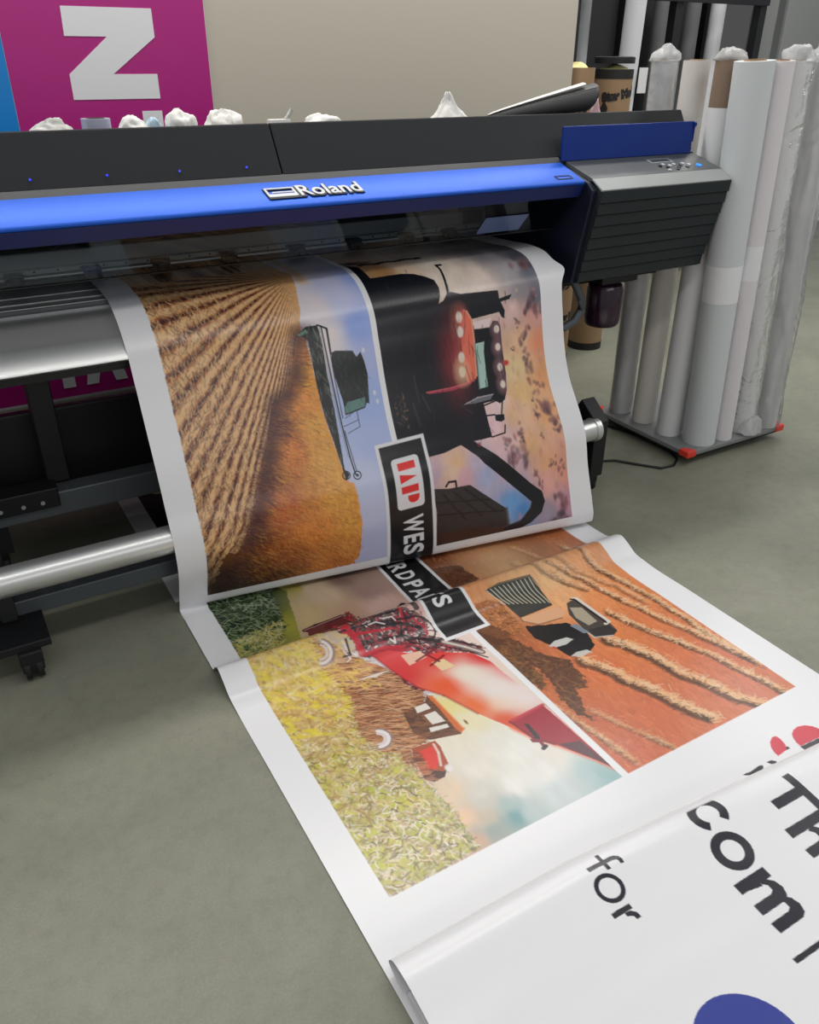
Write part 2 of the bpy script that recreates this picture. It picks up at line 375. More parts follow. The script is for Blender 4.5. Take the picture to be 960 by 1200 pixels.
# control box, ridged front
prof = []
n = 8; TA, TB = Vector((2.250, 1.199)), Vector((2.338, .868))
for k in range(n):
    a = TA.lerp(TB, k/n); b = TA.lerp(TB, (k+1)/n)
    prof += [(a.x-.003, a.y), (b.x-.010, b.y+.004), (b.x-.001, b.y+.001)]
prof += [(2.345, .865), (2.70, .83), (2.70, 1.20), (2.47, 1.26), (2.31, 1.22)]
cb = MB().prism(prof, 2.097, 2.748).build('control_box', M_rib, pr)
MB().prism([(2.248, 1.2045), (2.306, 1.2365), (2.308, 1.231), (2.251, 1.198)], 2.0955, 2.751).build('front_trim', M_cham, cb, bevel=.0015)
pn = MB().prism([(2.3065, 1.2365), (2.456, 1.2785), (2.462, 1.265), (2.31, 1.225)], 2.0965, 2.751).build('control_panel', M_panel, cb, bevel=.001)
def on_panel(x, v): return Vector((x, 2.3065+.1495*v, 1.2368+.042*v))
pu, pv = Vector((1, 0, 0)), Vector((0, .1495, .042)).normalized()
MB().slab([(0, 0), (.115, 0), (.115, .036), (0, .036)], on_panel(2.46, .56), pu, pv, .001).build('display', M_lcd, pn)
MB().slab([(0, 0), (.095, 0), (.095, .020), (0, .020)], on_panel(2.470, .61)+Vector((0, 0, .0008)), pu, pv, .001).build('display_window', M_blk, pn)
btn = mat('pale button', srgb(196, 200, 204), .3); btnd = mat('dark button', srgb(30, 32, 34), .3)
for i, (x, v) in enumerate([(2.475, .36), (2.50, .44), (2.50, .26), (2.525, .36), (2.553, .22), (2.553, .42), (2.577, .33), (2.60, .43), (2.60, .23), (2.622, .34), (2.535, .13), (2.49, .12)]):
    p = on_panel(x, v); nrm = pu.cross(pv)
    MB().cyl(p, p+nrm*.003, .0075, n=12).build('button', btn if i % 2 else btnd, pn)
p = on_panel(2.662, .25); MB().cyl(p, p+pu.cross(pv)*.004, .012, n=16).build('power_button', mat('lit blue button', srgb(40, 140, 235), .3, emit=.5), pn)
# raised blue ink lid
MB().prism([(2.456, 1.279), (2.462, 1.393), (2.471, 1.393), (2.468, 1.279)], 2.078, 2.732).build('ink_lid', M_blue2, pr, bevel=.002)
MB().cyl((2.732, 2.464, 1.382), (2.742, 2.464, 1.382), .010, n=12).box(2.732, 2.738, 2.458, 2.47, 1.32, 1.39).build('lid_hinge', M_blue2, pr)
# waste bottle with neck, hose
MB().lathe((2.405, 2.50, .628), [(.064, 0), (.073, .012), (.075, .03), (.075, .15), (.068, .168), (.045, .18), (.04, .21)], n=32).build('waste_bottle', M_bottle, pr, smooth=True)
MB().box(2.31, 2.50, 2.42, 2.59, .815, .862).build('bottle_bracket', M_blk, pr, bevel=.004)
MB().tube([(2.17, 2.46, .87), (2.205, 2.455, .82), (2.235, 2.45, .765), (2.24, 2.45, .72), (2.215, 2.455, .68), (2.17, 2.47, .65)], .017, n=12).build('drain_hose', M_hose, pr, smooth=True)
# stand: legs, cross beam, feet with casters
MB().prism([(2.68, .235), (2.76, .235), (2.76, .322), (2.68, .322)], -.1, 1.93).build('stand_beam', M_steel, pr, bevel=.005)
MB().prism([(2.668, .275), (2.765, .275), (2.765, .345), (2.668, .345)], -.2, .205).build('beam_bracket', M_blk, pr, bevel=.004)
for x in (.02, .09, .15): MB().cyl((x, 2.668, .30), (x, 2.664, .30), .007, n=8).build('bolt', M_alud, pr)
for x in (.222, 1.88): MB().box(x-.036, x+.036, 2.74, 2.84, .33, .80).build('stand_post', M_blk, pr, bevel=.004)
def caster(x, y, zt, par):
    c = MB().box(x-.032, x+.032, y-.03, y+.03, zt-.045, zt).prism([(y-.028, zt-.07), (y+.02, zt-.07), (y+.03, zt-.04), (y-.03, zt-.04)], x-.03, x+.03).build('caster', M_blk, par, bevel=.004)
    r = (zt-.025)/2
    for d in (-.017, .017): MB().cyl((x+d-.008, y, r), (x+d+.008, y, r), r, n=20).build('wheel', M_rub, c, smooth=True)
for x in (-.02, 1.90):
    f = MB().prism([(2.70, .13), (3.30, .13), (3.30, .19), (2.70, .19)], x-.05, x+.05).build('stand_foot', M_blk, pr, bevel=.005)
    MB().box(x-.05, x+.05, 2.69, 2.77, .13, .34).build('stand_leg', M_blk, pr, bevel=.004)
    caster(x, 3.24, .132, f); caster(x, 2.75, .132, f)
# rear media cover: long dark tray that hangs behind the stand
MB().prism([(2.86, .552), (3.16, .452), (3.16, .10), (2.95, .15), (2.86, .20)], -.25, 1.95).build('rear_media_tray', M_blk, pr, bevel=.01)
for x in (-.2, 1.9): MB().box(x-.03, x+.03, 3.0, 3.08, .45, .82).build('tray_bracket', M_blk, pr)

# ------------------------------------------------------------------ take-up unit in front: tube, beam, end plates, motor
tk = thing('take_up_unit', 'floor-standing take-up unit with bright aluminium tube, grey beam and black caster foot', 'take-up unit', (1.0, 2.3, 0))
MB().pipe((-.24, 2.235, .294), (2.165, 2.235, .294), .0445, .038, n=40).build('tube', M_alu, tk, smooth=True)
MB().box(-.20, 2.15, 2.31, 2.37, .115, .172).build('beam', M_steel, tk, bevel=.004)
el = MB().prism([(2.15, .10), (2.40, .10), (2.40, .125), (2.15, .125)], -.14, .055).prism([(2.19, .125), (2.38, .125), (2.30, .36), (2.19, .36)], -.27, -.24).build('end_foot', M_blk, tk, bevel=.003)
MB().prism([(2.29, .12), (2.42, .12), (2.42, .50), (2.36, .50)], -.06, -.012).build('end_post', M_blk, tk, bevel=.004)
caster(-.008, 2.165, .102, el)
caster(-.10, 2.37, .102, el)
mo = MB().prism([(2.21, .085), (2.36, .085), (2.36, .33), (2.31, .40), (2.21, .33)], 2.168, 2.235).build('motor_housing', M_blk, tk, bevel=.004)
caster(2.20, 2.26, .09, mo)
MB().pipe((2.165, 2.235, .294), (2.19, 2.235, .294), .049, .02, n=32).build('tube_end_cap', M_alu, tk, smooth=True)
h = MB().tube([(.08, 2.36, .172), (.08, 2.36, .215), (.115, 2.36, .218), (.15, 2.36, .215), (.15, 2.36, .172)], .003, n=8).build('handle', M_alu, tk)
# ------------------------------------------------------------------ the long printed sheet
M_sheet = bpy.data.materials.new('glossy printed vinyl'); M_sheet.use_nodes = True
_b = M_sheet.node_tree.nodes['Principled BSDF']; _a = M_sheet.node_tree.nodes.new('ShaderNodeAttribute'); _a.attribute_name = 'print'
M_sheet.node_tree.links.new(_a.outputs['Color'], _b.inputs['Base Color']); _b.inputs['Roughness'].default_value = .27; _b.inputs['Specular IOR Level'].default_value = .5
def grid_object(name, ss, xs, fn, colour, material):
    """a sheet from running lengths ss and crosswise places xs; fn(s, x) -> points; colour: (len(ss), len(xs), 3) linear or None"""
    ns, nx = len(ss), len(xs)
    S_, X_ = np.meshgrid(ss, xs, indexing='ij')
    P = fn(S_.ravel(), X_.ravel())
    i = np.arange(ns-1)[:, None]*nx+np.arange(nx-1)[None, :]
    F = np.stack([i, i+1, i+nx+1, i+nx], -1).reshape(-1, 4)
    me = bpy.data.meshes.new(name)
    me.vertices.add(len(P)); me.vertices.foreach_set('co', P.astype(np.float32).ravel())
    me.loops.add(F.size); me.loops.foreach_set('vertex_index', F.astype(np.int32).ravel())
    me.polygons.add(len(F)); me.polygons.foreach_set('loop_start', np.arange(0, F.size, 4, dtype=np.int32)); me.polygons.foreach_set('loop_total', np.full(len(F), 4, dtype=np.int32))
    me.update(); me.validate()
    if colour is not None:
        ca = me.color_attributes.new('print', 'FLOAT_COLOR', 'POINT')
        ca.data.foreach_set('color', np.concatenate([colour.reshape(-1, 3), np.ones((ns*nx, 1))], 1).astype(np.float32).ravel())
    me.shade_smooth(); me.materials.append(material)
    o = bpy.data.objects.new(name, me); C.objects.link(o); return o
WHITE = np.array([.83, .83, .845])
# ------------------------------------------------------------------ outlines of the printed pictures, in metres on the sheet (running length, crosswise)
ART = {
'ul_sky': [(0.435,1.267),(0.844,1.228),(1.037,1.239),(1.124,1.179),(1.367,1.18),(1.504,1.183),(1.55,1.159),(1.527,1.057),(1.478,1.066),(1.392,1.072),(1.309,1.067),(1.234,1.062),(1.216,1.042),(1.087,1.021),(0.886,1.004),(0.741,1.001),(0.687,1.01),(0.629,1.018),(0.558,1.019),(0.421,1.034),(0.376,1.05)],
'ul_vp': [(0.491,1.023)],
'ul_border': [(0.725,0.985),(0.73,0.963),(0.845,0.928),(0.904,0.889),(0.917,0.846),(1.067,0.792),(1.261,0.703),(1.345,0.662),(1.537,0.615)],
'ul_wheat': [(0.727,0.999),(0.832,1.004),(0.994,1.012),(1.077,1.024),(1.171,1.035),(1.218,1.041),(1.234,1.062),(1.309,1.067),(1.392,1.072),(1.478,1.066),(1.527,1.057),(1.557,0.787),(1.56,0.621),(1.345,0.662),(1.261,0.703),(1.067,0.792),(0.921,0.865),(0.869,0.914),(0.794,0.947),(0.733,0.968)],
'ul_header': [(0.704,1.007),(0.705,1.047),(0.758,1.051),(0.868,1.05),(0.98,1.052),(1.079,1.048),(1.178,1.042),(1.199,1.055),(1.218,1.038),(1.171,1.035),(1.08,1.026),(1.0,1.014),(0.914,1.008),(0.818,1.006),(0.75,1.006),(0.728,0.984),(0.722,0.98)],
'ul_reel1': [(0.71,1.058),(0.842,1.061),(1.012,1.066),(1.142,1.07),(1.204,1.076)],
'ul_reel2': [(0.721,1.073),(0.844,1.073),(1.014,1.075)],
'ul_reel3': [(1.056,1.072),(1.194,1.082)],
'ul_spread': [(0.705,1.047),(0.721,1.076),(0.803,1.075)],
'ul_reelend': [(1.208,1.081)],
'ul_reelend2': [(1.199,1.043)],
'ul_combine': [(0.798,1.079),(0.795,1.092),(0.805,1.151),(0.827,1.162),(0.813,1.179),(0.846,1.187),(0.889,1.192),(0.942,1.185),(0.987,1.179),(0.982,1.17),(0.997,1.161),(1.007,1.086),(0.959,1.087),(0.872,1.074),(0.817,1.073)],
'ul_glass': [(0.982,1.088),(0.963,1.105),(0.959,1.169),(0.992,1.162),(1.002,1.09)],
'ul_rail': [(1.016,1.084),(0.997,1.129),(1.054,1.129),(1.067,1.082)],
'ul_rail2': [(1.042,1.072),(1.031,1.128)],
'ul_tip': [(0.726,0.973),(0.712,1.005),(0.724,1.011),(0.73,0.983)],
'ul_sky_c': [((0.496,1.06),(205,195,190)),((0.546,1.129),(170,172,196)),((0.551,1.251),(140,160,215)),((0.646,1.059),(196,186,188)),((0.725,1.187),(140,165,225)),((0.749,1.077),(200,190,190)),((0.98,1.187),(160,180,228)),((1.122,1.169),(170,185,225)),((1.225,1.111),(188,196,222)),((1.352,1.124),(182,188,214)),((1.488,1.119),(160,164,192)),((0.631,1.155),(175,178,205))],
'ul_wheat_c': [((0.797,0.964),(200,120,50)),((0.855,0.981),(228,160,60)),((0.929,0.942),(205,130,60)),((1.024,0.99),(222,160,70)),((0.995,0.863),(95,45,38)),((1.084,0.886),(190,110,50)),((1.138,0.993),(225,165,75)),((1.256,1.01),(222,160,72)),((1.362,1.044),(205,145,62)),((1.139,0.772),(80,38,32)),((1.259,0.815),(165,85,45)),((1.355,0.907),(195,120,55)),((1.482,1.026),(190,125,58)),((1.323,0.706),(70,34,26)),((1.457,0.815),(130,66,36)),((1.484,0.643),(48,26,20)),((1.521,0.757),(80,38,24)),((1.511,0.995),(160,92,42))],
'lg_white': [(1.192,1.206),(1.194,1.306),(1.364,1.315),(1.37,1.222)],
'lg_r1': [(1.208,1.225),(1.209,1.287),(1.231,1.289),(1.231,1.228)],
'lg_r2': [(1.244,1.225),(1.263,1.282),(1.272,1.231)],
'lg_r3': [(1.289,1.23),(1.292,1.29),(1.314,1.291),(1.312,1.232)],
'lg_r4': [(1.322,1.252),(1.323,1.293),(1.339,1.296),(1.356,1.286),(1.356,1.266),(1.344,1.254)],
'lg_out': [(1.135,1.176),(1.133,1.344),(1.289,1.36),(1.411,1.353),(1.526,1.346),(1.538,1.171),(1.367,1.18),(1.212,1.178)],
'W': [(1.42,1.233),(1.399,1.306),(1.466,1.228),(1.484,1.304)],
'E': [(1.473,1.228),(1.491,1.303),(1.508,1.228),(1.519,1.303)],
'S': [(1.519,1.228),(1.533,1.3)],
'R': [(1.546,1.159),(1.544,1.197),(1.778,1.225),(1.756,1.258)],
'D': [(1.785,1.19),(1.762,1.244)],
'Pp': [(1.883,1.165),(1.857,1.228)],
'A': [(1.955,1.166),(1.942,1.226)],
'S2': [(2.067,1.196),(2.08,1.258),(2.104,1.215)],
'lo_logo': [(1.548,1.121),(1.777,1.15),(1.898,1.149),(2.064,1.149),(2.094,1.168),(2.2,1.138),(2.235,1.293),(2.123,1.308),(2.081,1.281),(1.98,1.288),(1.866,1.289),(1.758,1.299)],
'ur_body': [(0.565,1.288),(0.566,1.311),(0.566,1.359),(0.567,1.402),(0.577,1.446),(0.597,1.481),(0.617,1.507),(0.649,1.513),(0.681,1.506),(0.705,1.493),(0.696,1.515),(0.672,1.536),(0.672,1.553),(0.684,1.586),(0.693,1.736),(0.723,1.736),(0.717,1.772),(0.715,1.791),(0.731,1.778),(0.735,1.741),(0.768,1.756),(0.794,1.75),(0.788,1.74),(0.769,1.731),(0.776,1.618),(0.813,1.622),(0.816,1.686),(0.795,1.701),(0.799,1.722),(0.819,1.731),(0.913,1.732),(0.991,1.733),(1.05,1.724),(1.082,1.707),(1.092,1.682),(1.076,1.664),(1.078,1.616),(1.204,1.615),(1.202,1.554),(1.199,1.53),(1.204,1.472),(1.214,1.414),(1.214,1.326),(1.135,1.33),(1.133,1.244),(0.933,1.244),(0.789,1.238),(0.679,1.252)],
'ur_fender': [(0.549,1.552),(0.577,1.553),(0.621,1.547),(0.673,1.539),(0.698,1.525),(0.718,1.501),(0.72,1.477)],
'ur_fender2': [(0.549,1.552),(0.55,1.569)],
'ur_gap': [(0.788,1.618),(0.783,1.697),(0.814,1.683),(0.81,1.623)],
'ur_hood': [(0.741,1.579),(0.747,1.599),(0.779,1.616),(0.855,1.617),(0.975,1.61),(0.986,1.605),(0.994,1.567),(0.966,1.562),(0.846,1.565),(0.772,1.572)],
'ur_hoodlow': [(0.994,1.399),(0.997,1.502),(0.991,1.596),(0.978,1.61),(1.0,1.58),(1.008,1.5),(1.001,1.408)],
'ur_l0': [(0.762,1.566)],
'ur_l1': [(0.812,1.564)],
'ur_l2': [(0.902,1.558)],
'ur_l3': [(0.952,1.553)],
'ur_l4': [(0.827,1.714)],
'ur_l5': [(0.892,1.713)],
'ur_l6': [(0.964,1.711)],
'ur_l7': [(1.026,1.712)],
'ur_win': [(0.864,1.618),(0.862,1.661),(0.898,1.655),(1.022,1.652),(1.023,1.613),(0.923,1.621)],
'ur_red': [(0.954,1.739)],
'ur_tray': [(1.065,1.54),(1.052,1.597),(1.053,1.663),(1.069,1.648),(1.07,1.578)],
'ur_mirror': [(1.127,1.649),(1.133,1.687),(1.154,1.683),(1.158,1.668),(1.149,1.645)],
'ur_p1': [(1.123,1.613),(1.127,1.649)],
'ur_p2': [(1.085,1.695),(1.133,1.676)],
'ur_p3': [(1.204,1.615),(1.201,1.67),(1.173,1.679)],
'ur_p4': [(1.086,1.61),(1.076,1.683)],
'ur_arm': [(1.171,1.509),(1.218,1.556),(1.397,1.752),(1.429,1.793),(1.465,1.803),(1.5,1.785),(1.531,1.738),(1.556,1.664),(1.566,1.629),(1.527,1.621),(1.514,1.693),(1.476,1.738),(1.457,1.745),(1.288,1.561),(1.259,1.539),(1.204,1.486)],
'ur_tank': [(1.325,1.345),(1.339,1.405),(1.346,1.495),(1.424,1.592),(1.46,1.639),(1.529,1.645),(1.55,1.656),(1.567,1.605),(1.546,1.448),(1.545,1.35),(1.411,1.356)],
'ur_base': [(1.495,1.35),(1.518,1.516),(1.521,1.656),(1.553,1.671),(1.56,1.587),(1.546,1.448),(1.549,1.351)],
'ur_loop': [(1.329,1.399),(1.317,1.411),(1.32,1.438),(1.339,1.44)],
'ur_g1': [(1.356,1.387),(1.462,1.466)],
'ur_g2': [(1.357,1.428),(1.464,1.536)],
'ur_g3': [(1.356,1.473),(1.464,1.596)],
'ur_h1': [(1.38,1.358),(1.414,1.575)],
'ur_h2': [(1.426,1.362),(1.464,1.624)],
'ur_c': [((0.538,1.354),(150,110,70)),((0.519,1.43),(215,190,165)),((0.5,1.544),(205,195,180)),((0.524,1.742),(120,118,122)),((0.544,1.876),(72,74,84)),((0.596,1.557),(222,205,190)),((0.635,1.675),(222,202,188)),((0.624,1.824),(150,145,148)),((0.651,1.884),(88,90,100)),((0.675,1.658),(215,198,186)),((0.722,1.826),(130,124,128)),((0.732,1.9),(92,94,106)),((0.775,1.785),(196,165,160)),((0.803,1.864),(190,140,130)),((0.889,1.812),(222,180,145)),((0.903,1.887),(216,140,105)),((0.977,1.781),(226,200,150)),((1.028,1.886),(224,160,110)),((1.071,1.779),(228,186,130)),((1.157,1.865),(224,165,118)),((1.155,1.714),(225,180,140)),((1.266,1.756),(226,176,128)),((1.239,1.652),(205,170,170)),((1.305,1.675),(190,160,170)),((1.335,1.821),(222,168,130)),((1.377,1.895),(205,140,120)),((1.418,1.813),(205,150,140)),((1.49,1.898),(170,125,140)),((1.503,1.803),(140,130,145)),((1.563,1.838),(110,110,130)),((1.432,1.663),(95,145,195)),((1.47,1.703),(70,125,180)),((1.323,1.564),(150,160,190)),((1.287,1.533),(170,160,180)),((1.267,1.449),(228,185,140)),((1.287,1.411),(222,190,165)),((1.271,1.346),(175,150,165)),((1.317,1.476),(190,150,160)),((1.547,1.709),(120,130,150)),((1.171,1.642),(215,180,185)),((1.113,1.672),(220,195,195))],
'ur_clouds': [((0.794,1.846),3),((0.859,1.841),4),((0.9,1.819),4),((0.942,1.828),4.5),((0.999,1.834),5),((1.064,1.858),4),((1.156,1.819),4),((1.141,1.871),6),((1.174,1.883),6),((1.208,1.891),6),((1.235,1.888),4),((1.205,1.728),4),((1.247,1.735),3),((1.283,1.704),5),((1.319,1.717),7),((1.306,1.682),5),((1.457,1.871),5),((1.528,1.875),7),((1.548,1.848),6),((1.505,1.881),5),((1.255,1.819),2),((0.809,1.804),3),((1.114,1.826),2),((1.244,1.672),4),((1.343,1.859),2),((1.368,1.876),2),((1.353,1.839),2),((1.368,1.773),3),((1.408,1.791),3),((0.748,1.861),6),((0.776,1.889),6),((0.592,1.873),7),((0.58,1.933),6),((1.364,1.896),3),((0.914,1.775),2)],
'll_crop': [(1.709,0.555),(1.728,0.802),(1.966,0.744),(2.2,0.752),(2.337,0.755),(2.449,0.712),(2.555,0.74),(2.571,0.768),(2.624,0.77),(2.681,0.777),(2.776,0.789),(2.922,0.784),(2.921,0.542),(2.142,0.538),(2.072,0.539)],
'll_green': [(1.709,0.555),(1.708,0.748),(1.905,0.721),(1.959,0.669),(2.043,0.562),(1.969,0.537)],
'll_stalks': [(1.966,0.744),(2.084,0.759),(2.117,0.809),(2.203,0.867),(2.302,0.93),(2.421,0.946),(2.453,0.918),(2.572,0.867),(2.579,0.805),(2.655,0.778),(2.571,0.768),(2.555,0.74),(2.449,0.712),(2.337,0.755),(2.2,0.752)],
'll_c': [((1.732,0.832),(150,140,70)),((1.752,0.869),(186,165,140)),((1.821,0.899),(190,168,140)),((1.757,0.994),(120,95,85)),((1.568,1.059),(50,66,84)),((1.842,1.048),(150,120,108)),((1.957,1.05),(205,170,155)),((2.072,1.09),(205,170,160)),((1.878,0.809),(190,170,125)),((1.929,0.906),(180,150,125)),((2.156,1.108),(225,205,195)),((2.256,1.173),(225,205,195)),((2.335,0.911),(205,210,222)),((2.402,0.915),(215,218,228)),((2.496,0.971),(238,224,150)),((2.588,0.996),(238,228,190)),((2.623,0.93),(228,220,200)),((2.669,1.009),(230,226,214)),((2.72,0.918),(224,218,205)),((2.728,1.05),(232,230,222)),((2.789,0.871),(205,200,190)),((2.81,0.961),(225,222,215)),((2.832,1.053),(225,222,216)),((2.797,1.109),(222,215,205)),((2.886,1.147),(170,192,192)),((2.909,1.198),(150,182,184)),((2.896,1.055),(190,200,200)),((2.895,0.898),(90,145,150)),((2.854,0.903),(150,175,172)),((2.896,0.949),(175,190,188)),((2.864,0.844),(185,170,150)),((2.838,0.8),(226,186,150)),((2.904,0.792),(205,160,130)),((2.757,0.816),(220,195,165)),((2.9,0.832),(130,150,145)),((2.817,0.865),(190,185,172)),((2.457,1.193),(235,215,200))],
'll_crop_c': [((1.772,0.59),(44,60,44)),((1.766,0.68),(44,62,46)),((1.906,0.677),(70,90,45)),((1.944,0.576),(120,120,60)),((1.911,0.733),(150,150,60)),((2.126,0.57),(218,193,116)),((2.127,0.65),(214,189,115)),((2.163,0.745),(207,175,109)),((2.217,0.558),(214,193,99)),((2.264,0.643),(208,180,105)),((2.312,0.727),(199,161,95)),((2.406,0.555),(193,173,88)),((2.435,0.667),(192,165,95)),((2.562,0.704),(159,136,81)),((2.594,0.589),(161,158,76)),((2.685,0.638),(156,144,86)),((2.704,0.724),(157,153,83)),((2.815,0.568),(153,157,76)),((2.792,0.72),(148,148,74)),((2.884,0.733),(134,138,68)),((2.902,0.586),(145,156,71)),((2.583,0.769),(195,187,98)),((2.904,0.768),(135,142,73))],
'll_dark': [(1.96,0.83),(1.933,0.926),(2.043,0.974),(2.051,1.055),(2.079,1.085),(2.116,1.119),(2.151,1.121),(2.176,1.086),(2.22,1.118),(2.262,1.177),(2.322,1.211),(2.341,1.191),(2.284,1.11),(2.271,1.054),(2.246,1.043),(2.213,0.98),(2.191,0.886),(2.181,0.867),(2.099,0.865),(2.074,0.834)],
'll_redA': [(1.984,0.857),(2.067,0.875),(2.12,0.886),(2.166,0.887),(2.186,0.861),(2.105,0.862),(2.078,0.844)],
'll_redB': [(2.17,0.879),(2.164,0.951),(2.2,0.994),(2.223,0.999),(2.201,0.906)],
'll_redC': [(2.051,1.055),(2.067,1.066),(2.137,1.055),(2.137,1.036)],
'll_boomL': [(1.949,0.766),(1.942,0.808),(1.942,0.853),(1.937,0.902),(1.974,0.908),(2.065,0.834),(2.058,0.779)],
'll_boomL2': [(1.937,0.902),(1.929,0.934),(1.968,0.908),(2.032,0.862)],
'll_beam': [(2.188,0.893),(2.191,0.949),(2.266,1.041),(2.272,1.084),(2.325,1.168),(2.389,1.194),(2.45,1.197),(2.562,1.212),(2.624,1.22),(2.83,1.226),(2.902,1.225),(2.866,1.209),(2.755,1.144),(2.708,1.108),(2.648,1.081),(2.555,1.032),(2.446,0.989),(2.38,0.942),(2.295,0.919)],
'll_beamtop': [(2.282,1.093),(2.325,1.168),(2.45,1.197),(2.562,1.212),(2.518,1.179),(2.402,1.138)],
'll_pale1': [(2.228,0.972),(2.239,1.033),(2.273,1.037),(2.281,0.972)],
'll_pale2': [(2.301,1.038),(2.306,1.078),(2.35,1.089),(2.351,1.043)],
'll_end': [(2.628,1.091),(2.619,1.211),(2.902,1.225),(2.866,1.209),(2.755,1.144),(2.708,1.108)],
'll_end2': [(2.76,1.153),(2.779,1.211),(2.902,1.225),(2.866,1.209)],
'll_stick': [(2.652,1.119),(2.658,1.13),(2.709,1.128),(2.726,1.12),(2.714,1.112)],
'll_hook': [(2.706,1.098),(2.721,1.124),(2.748,1.12),(2.752,1.108),(2.729,1.112),(2.72,1.096)],
'll_cab': [(2.421,0.946),(2.431,0.957),(2.584,0.964),(2.598,0.949),(2.574,0.864),(2.533,0.837),(2.447,0.853),(2.454,0.919)],
'll_cabroof': [(2.421,0.946),(2.433,0.959),(2.586,0.966),(2.595,0.951),(2.57,0.946),(2.484,0.95)],
'll_w1': [(2.446,0.892),(2.447,0.928),(2.472,0.929),(2.47,0.886)],
'll_w2': [(2.486,0.899),(2.487,0.934),(2.535,0.938),(2.528,0.9)],
'll_w3': [(2.535,0.885),(2.546,0.936),(2.56,0.935),(2.551,0.881)],
'll_hoodr': [(2.576,0.806),(2.583,0.874),(2.616,0.875),(2.671,0.863),(2.703,0.832),(2.701,0.801),(2.68,0.782),(2.61,0.792)],
'll_hooddk': [(2.668,0.783),(2.664,0.811),(2.686,0.836),(2.683,0.854),(2.703,0.832),(2.704,0.799),(2.683,0.78)],
'll_hoodhi': [(2.592,0.864),(2.624,0.859),(2.665,0.841)],
'll_redtop': [(2.594,0.819),(2.597,0.86),(2.645,0.846),(2.672,0.824),(2.654,0.804)],
'll_ring': [(2.501,0.744)],
'll_ring2': [(2.117,0.749)],
'll_ring3': [(2.16,1.074)],
'll_ringbig': [(2.078,0.955),(2.041,1.018),(1.981,1.108),(2.08,1.111)],
'll_glow': [(2.474,1.125)],
'll_glow2': [(2.535,1.165)],
'll_arm1': [(2.237,1.122),(2.29,1.167),(2.338,1.198)],
'll_arm2': [(2.219,1.121),(2.243,1.15),(2.316,1.21)],
'll_x1': [(2.274,1.0),(2.252,1.081)],
'll_x2': [(2.246,1.038),(2.309,1.06)],
'll_x3': [(2.313,1.027),(2.292,1.087)],
'll_cyl': [(2.259,0.809),(2.261,0.866),(2.269,0.919),(2.277,0.857)],
'll_blob': [(2.291,0.927),(2.299,0.955),(2.383,0.969),(2.401,0.947),(2.373,0.929),(2.331,0.919)],
'll_dot': [(2.566,0.985)],
'lr_c': [((1.773,1.326),(110,64,42)),((1.839,1.505),(150,90,58)),((1.886,1.706),(140,78,48)),((1.93,1.877),(170,100,62)),((2.065,1.292),(205,140,90)),((2.072,1.498),(212,160,112)),((2.15,1.633),(222,176,126)),((2.12,1.769),(215,150,100)),((2.237,1.603),(214,160,112)),((2.256,1.74),(212,135,82)),((2.315,1.843),(206,125,78)),((2.37,1.638),(208,130,80)),((2.489,1.75),(205,118,72)),((2.513,1.615),(208,120,70)),((2.638,1.747),(200,112,72)),((2.622,1.479),(205,112,66)),((2.761,1.797),(196,110,76)),((2.792,1.482),(196,106,70)),((2.6,1.366),(198,108,62)),((2.759,1.29),(190,100,66)),((2.876,1.304),(196,110,84)),((2.853,1.586),(198,114,80)),((2.877,1.77),(196,116,88)),((2.525,1.235),(190,105,60)),((2.406,1.262),(170,92,52)),((2.285,1.268),(130,74,44)),((2.686,1.23),(186,104,66))],
'lr_row0': [(2.28,1.856),(2.451,1.873),(2.624,1.876),(2.789,1.893)],
'lr_row1': [(2.06,1.656),(2.19,1.741),(2.329,1.766),(2.465,1.801),(2.62,1.843),(2.727,1.879),(2.805,1.896)],
'lr_row2': [(2.376,1.677),(2.499,1.714),(2.61,1.765),(2.727,1.81),(2.837,1.834),(2.934,1.854)],
'lr_row3': [(2.479,1.572),(2.546,1.613),(2.628,1.639),(2.728,1.661),(2.821,1.702),(2.938,1.754)],
'lr_row4': [(2.514,1.44),(2.604,1.478),(2.685,1.511),(2.761,1.533),(2.847,1.562),(2.899,1.585)],
'lr_row5': [(1.956,1.578),(2.102,1.626),(2.242,1.713)],
'lr_row6': [(1.956,1.815),(2.159,1.821),(2.28,1.856)],
'lr_row7': [(2.613,1.228),(2.783,1.268),(2.91,1.286)],
'lr_row8': [(2.701,1.31),(2.858,1.384),(2.924,1.411)],
'lr_row9': [(1.851,1.65),(2.082,1.717),(2.266,1.81),(2.402,1.837)],
'lr_baler': [(2.101,1.366),(2.095,1.423),(2.105,1.553),(2.155,1.562),(2.254,1.545),(2.257,1.407),(2.156,1.403)],
'lr_balertop': [(2.101,1.366),(2.089,1.426),(2.097,1.558),(2.157,1.568),(2.107,1.552),(2.098,1.421)],
'lr_st0': [(2.103,1.372),(2.175,1.404)],
'lr_st1': [(2.103,1.389),(2.181,1.418)],
'lr_st2': [(2.104,1.406),(2.187,1.432)],
'lr_st3': [(2.105,1.423),(2.193,1.446)],
'lr_st4': [(2.105,1.441),(2.2,1.46)],
'lr_st5': [(2.106,1.458),(2.206,1.474)],
'lr_st6': [(2.107,1.476),(2.213,1.488)],
'lr_st7': [(2.107,1.494),(2.219,1.502)],
'lr_st8': [(2.108,1.511),(2.225,1.516)],
'lr_st9': [(2.108,1.529),(2.231,1.53)],
'lr_st10': [(2.109,1.547),(2.238,1.544)],
'lr_beige': [(2.257,1.407),(2.268,1.552),(2.308,1.559),(2.325,1.527),(2.316,1.438),(2.275,1.404)],
'lr_bale1': [(1.836,1.295),(1.865,1.404),(1.98,1.416),(2.035,1.317),(1.922,1.3)],
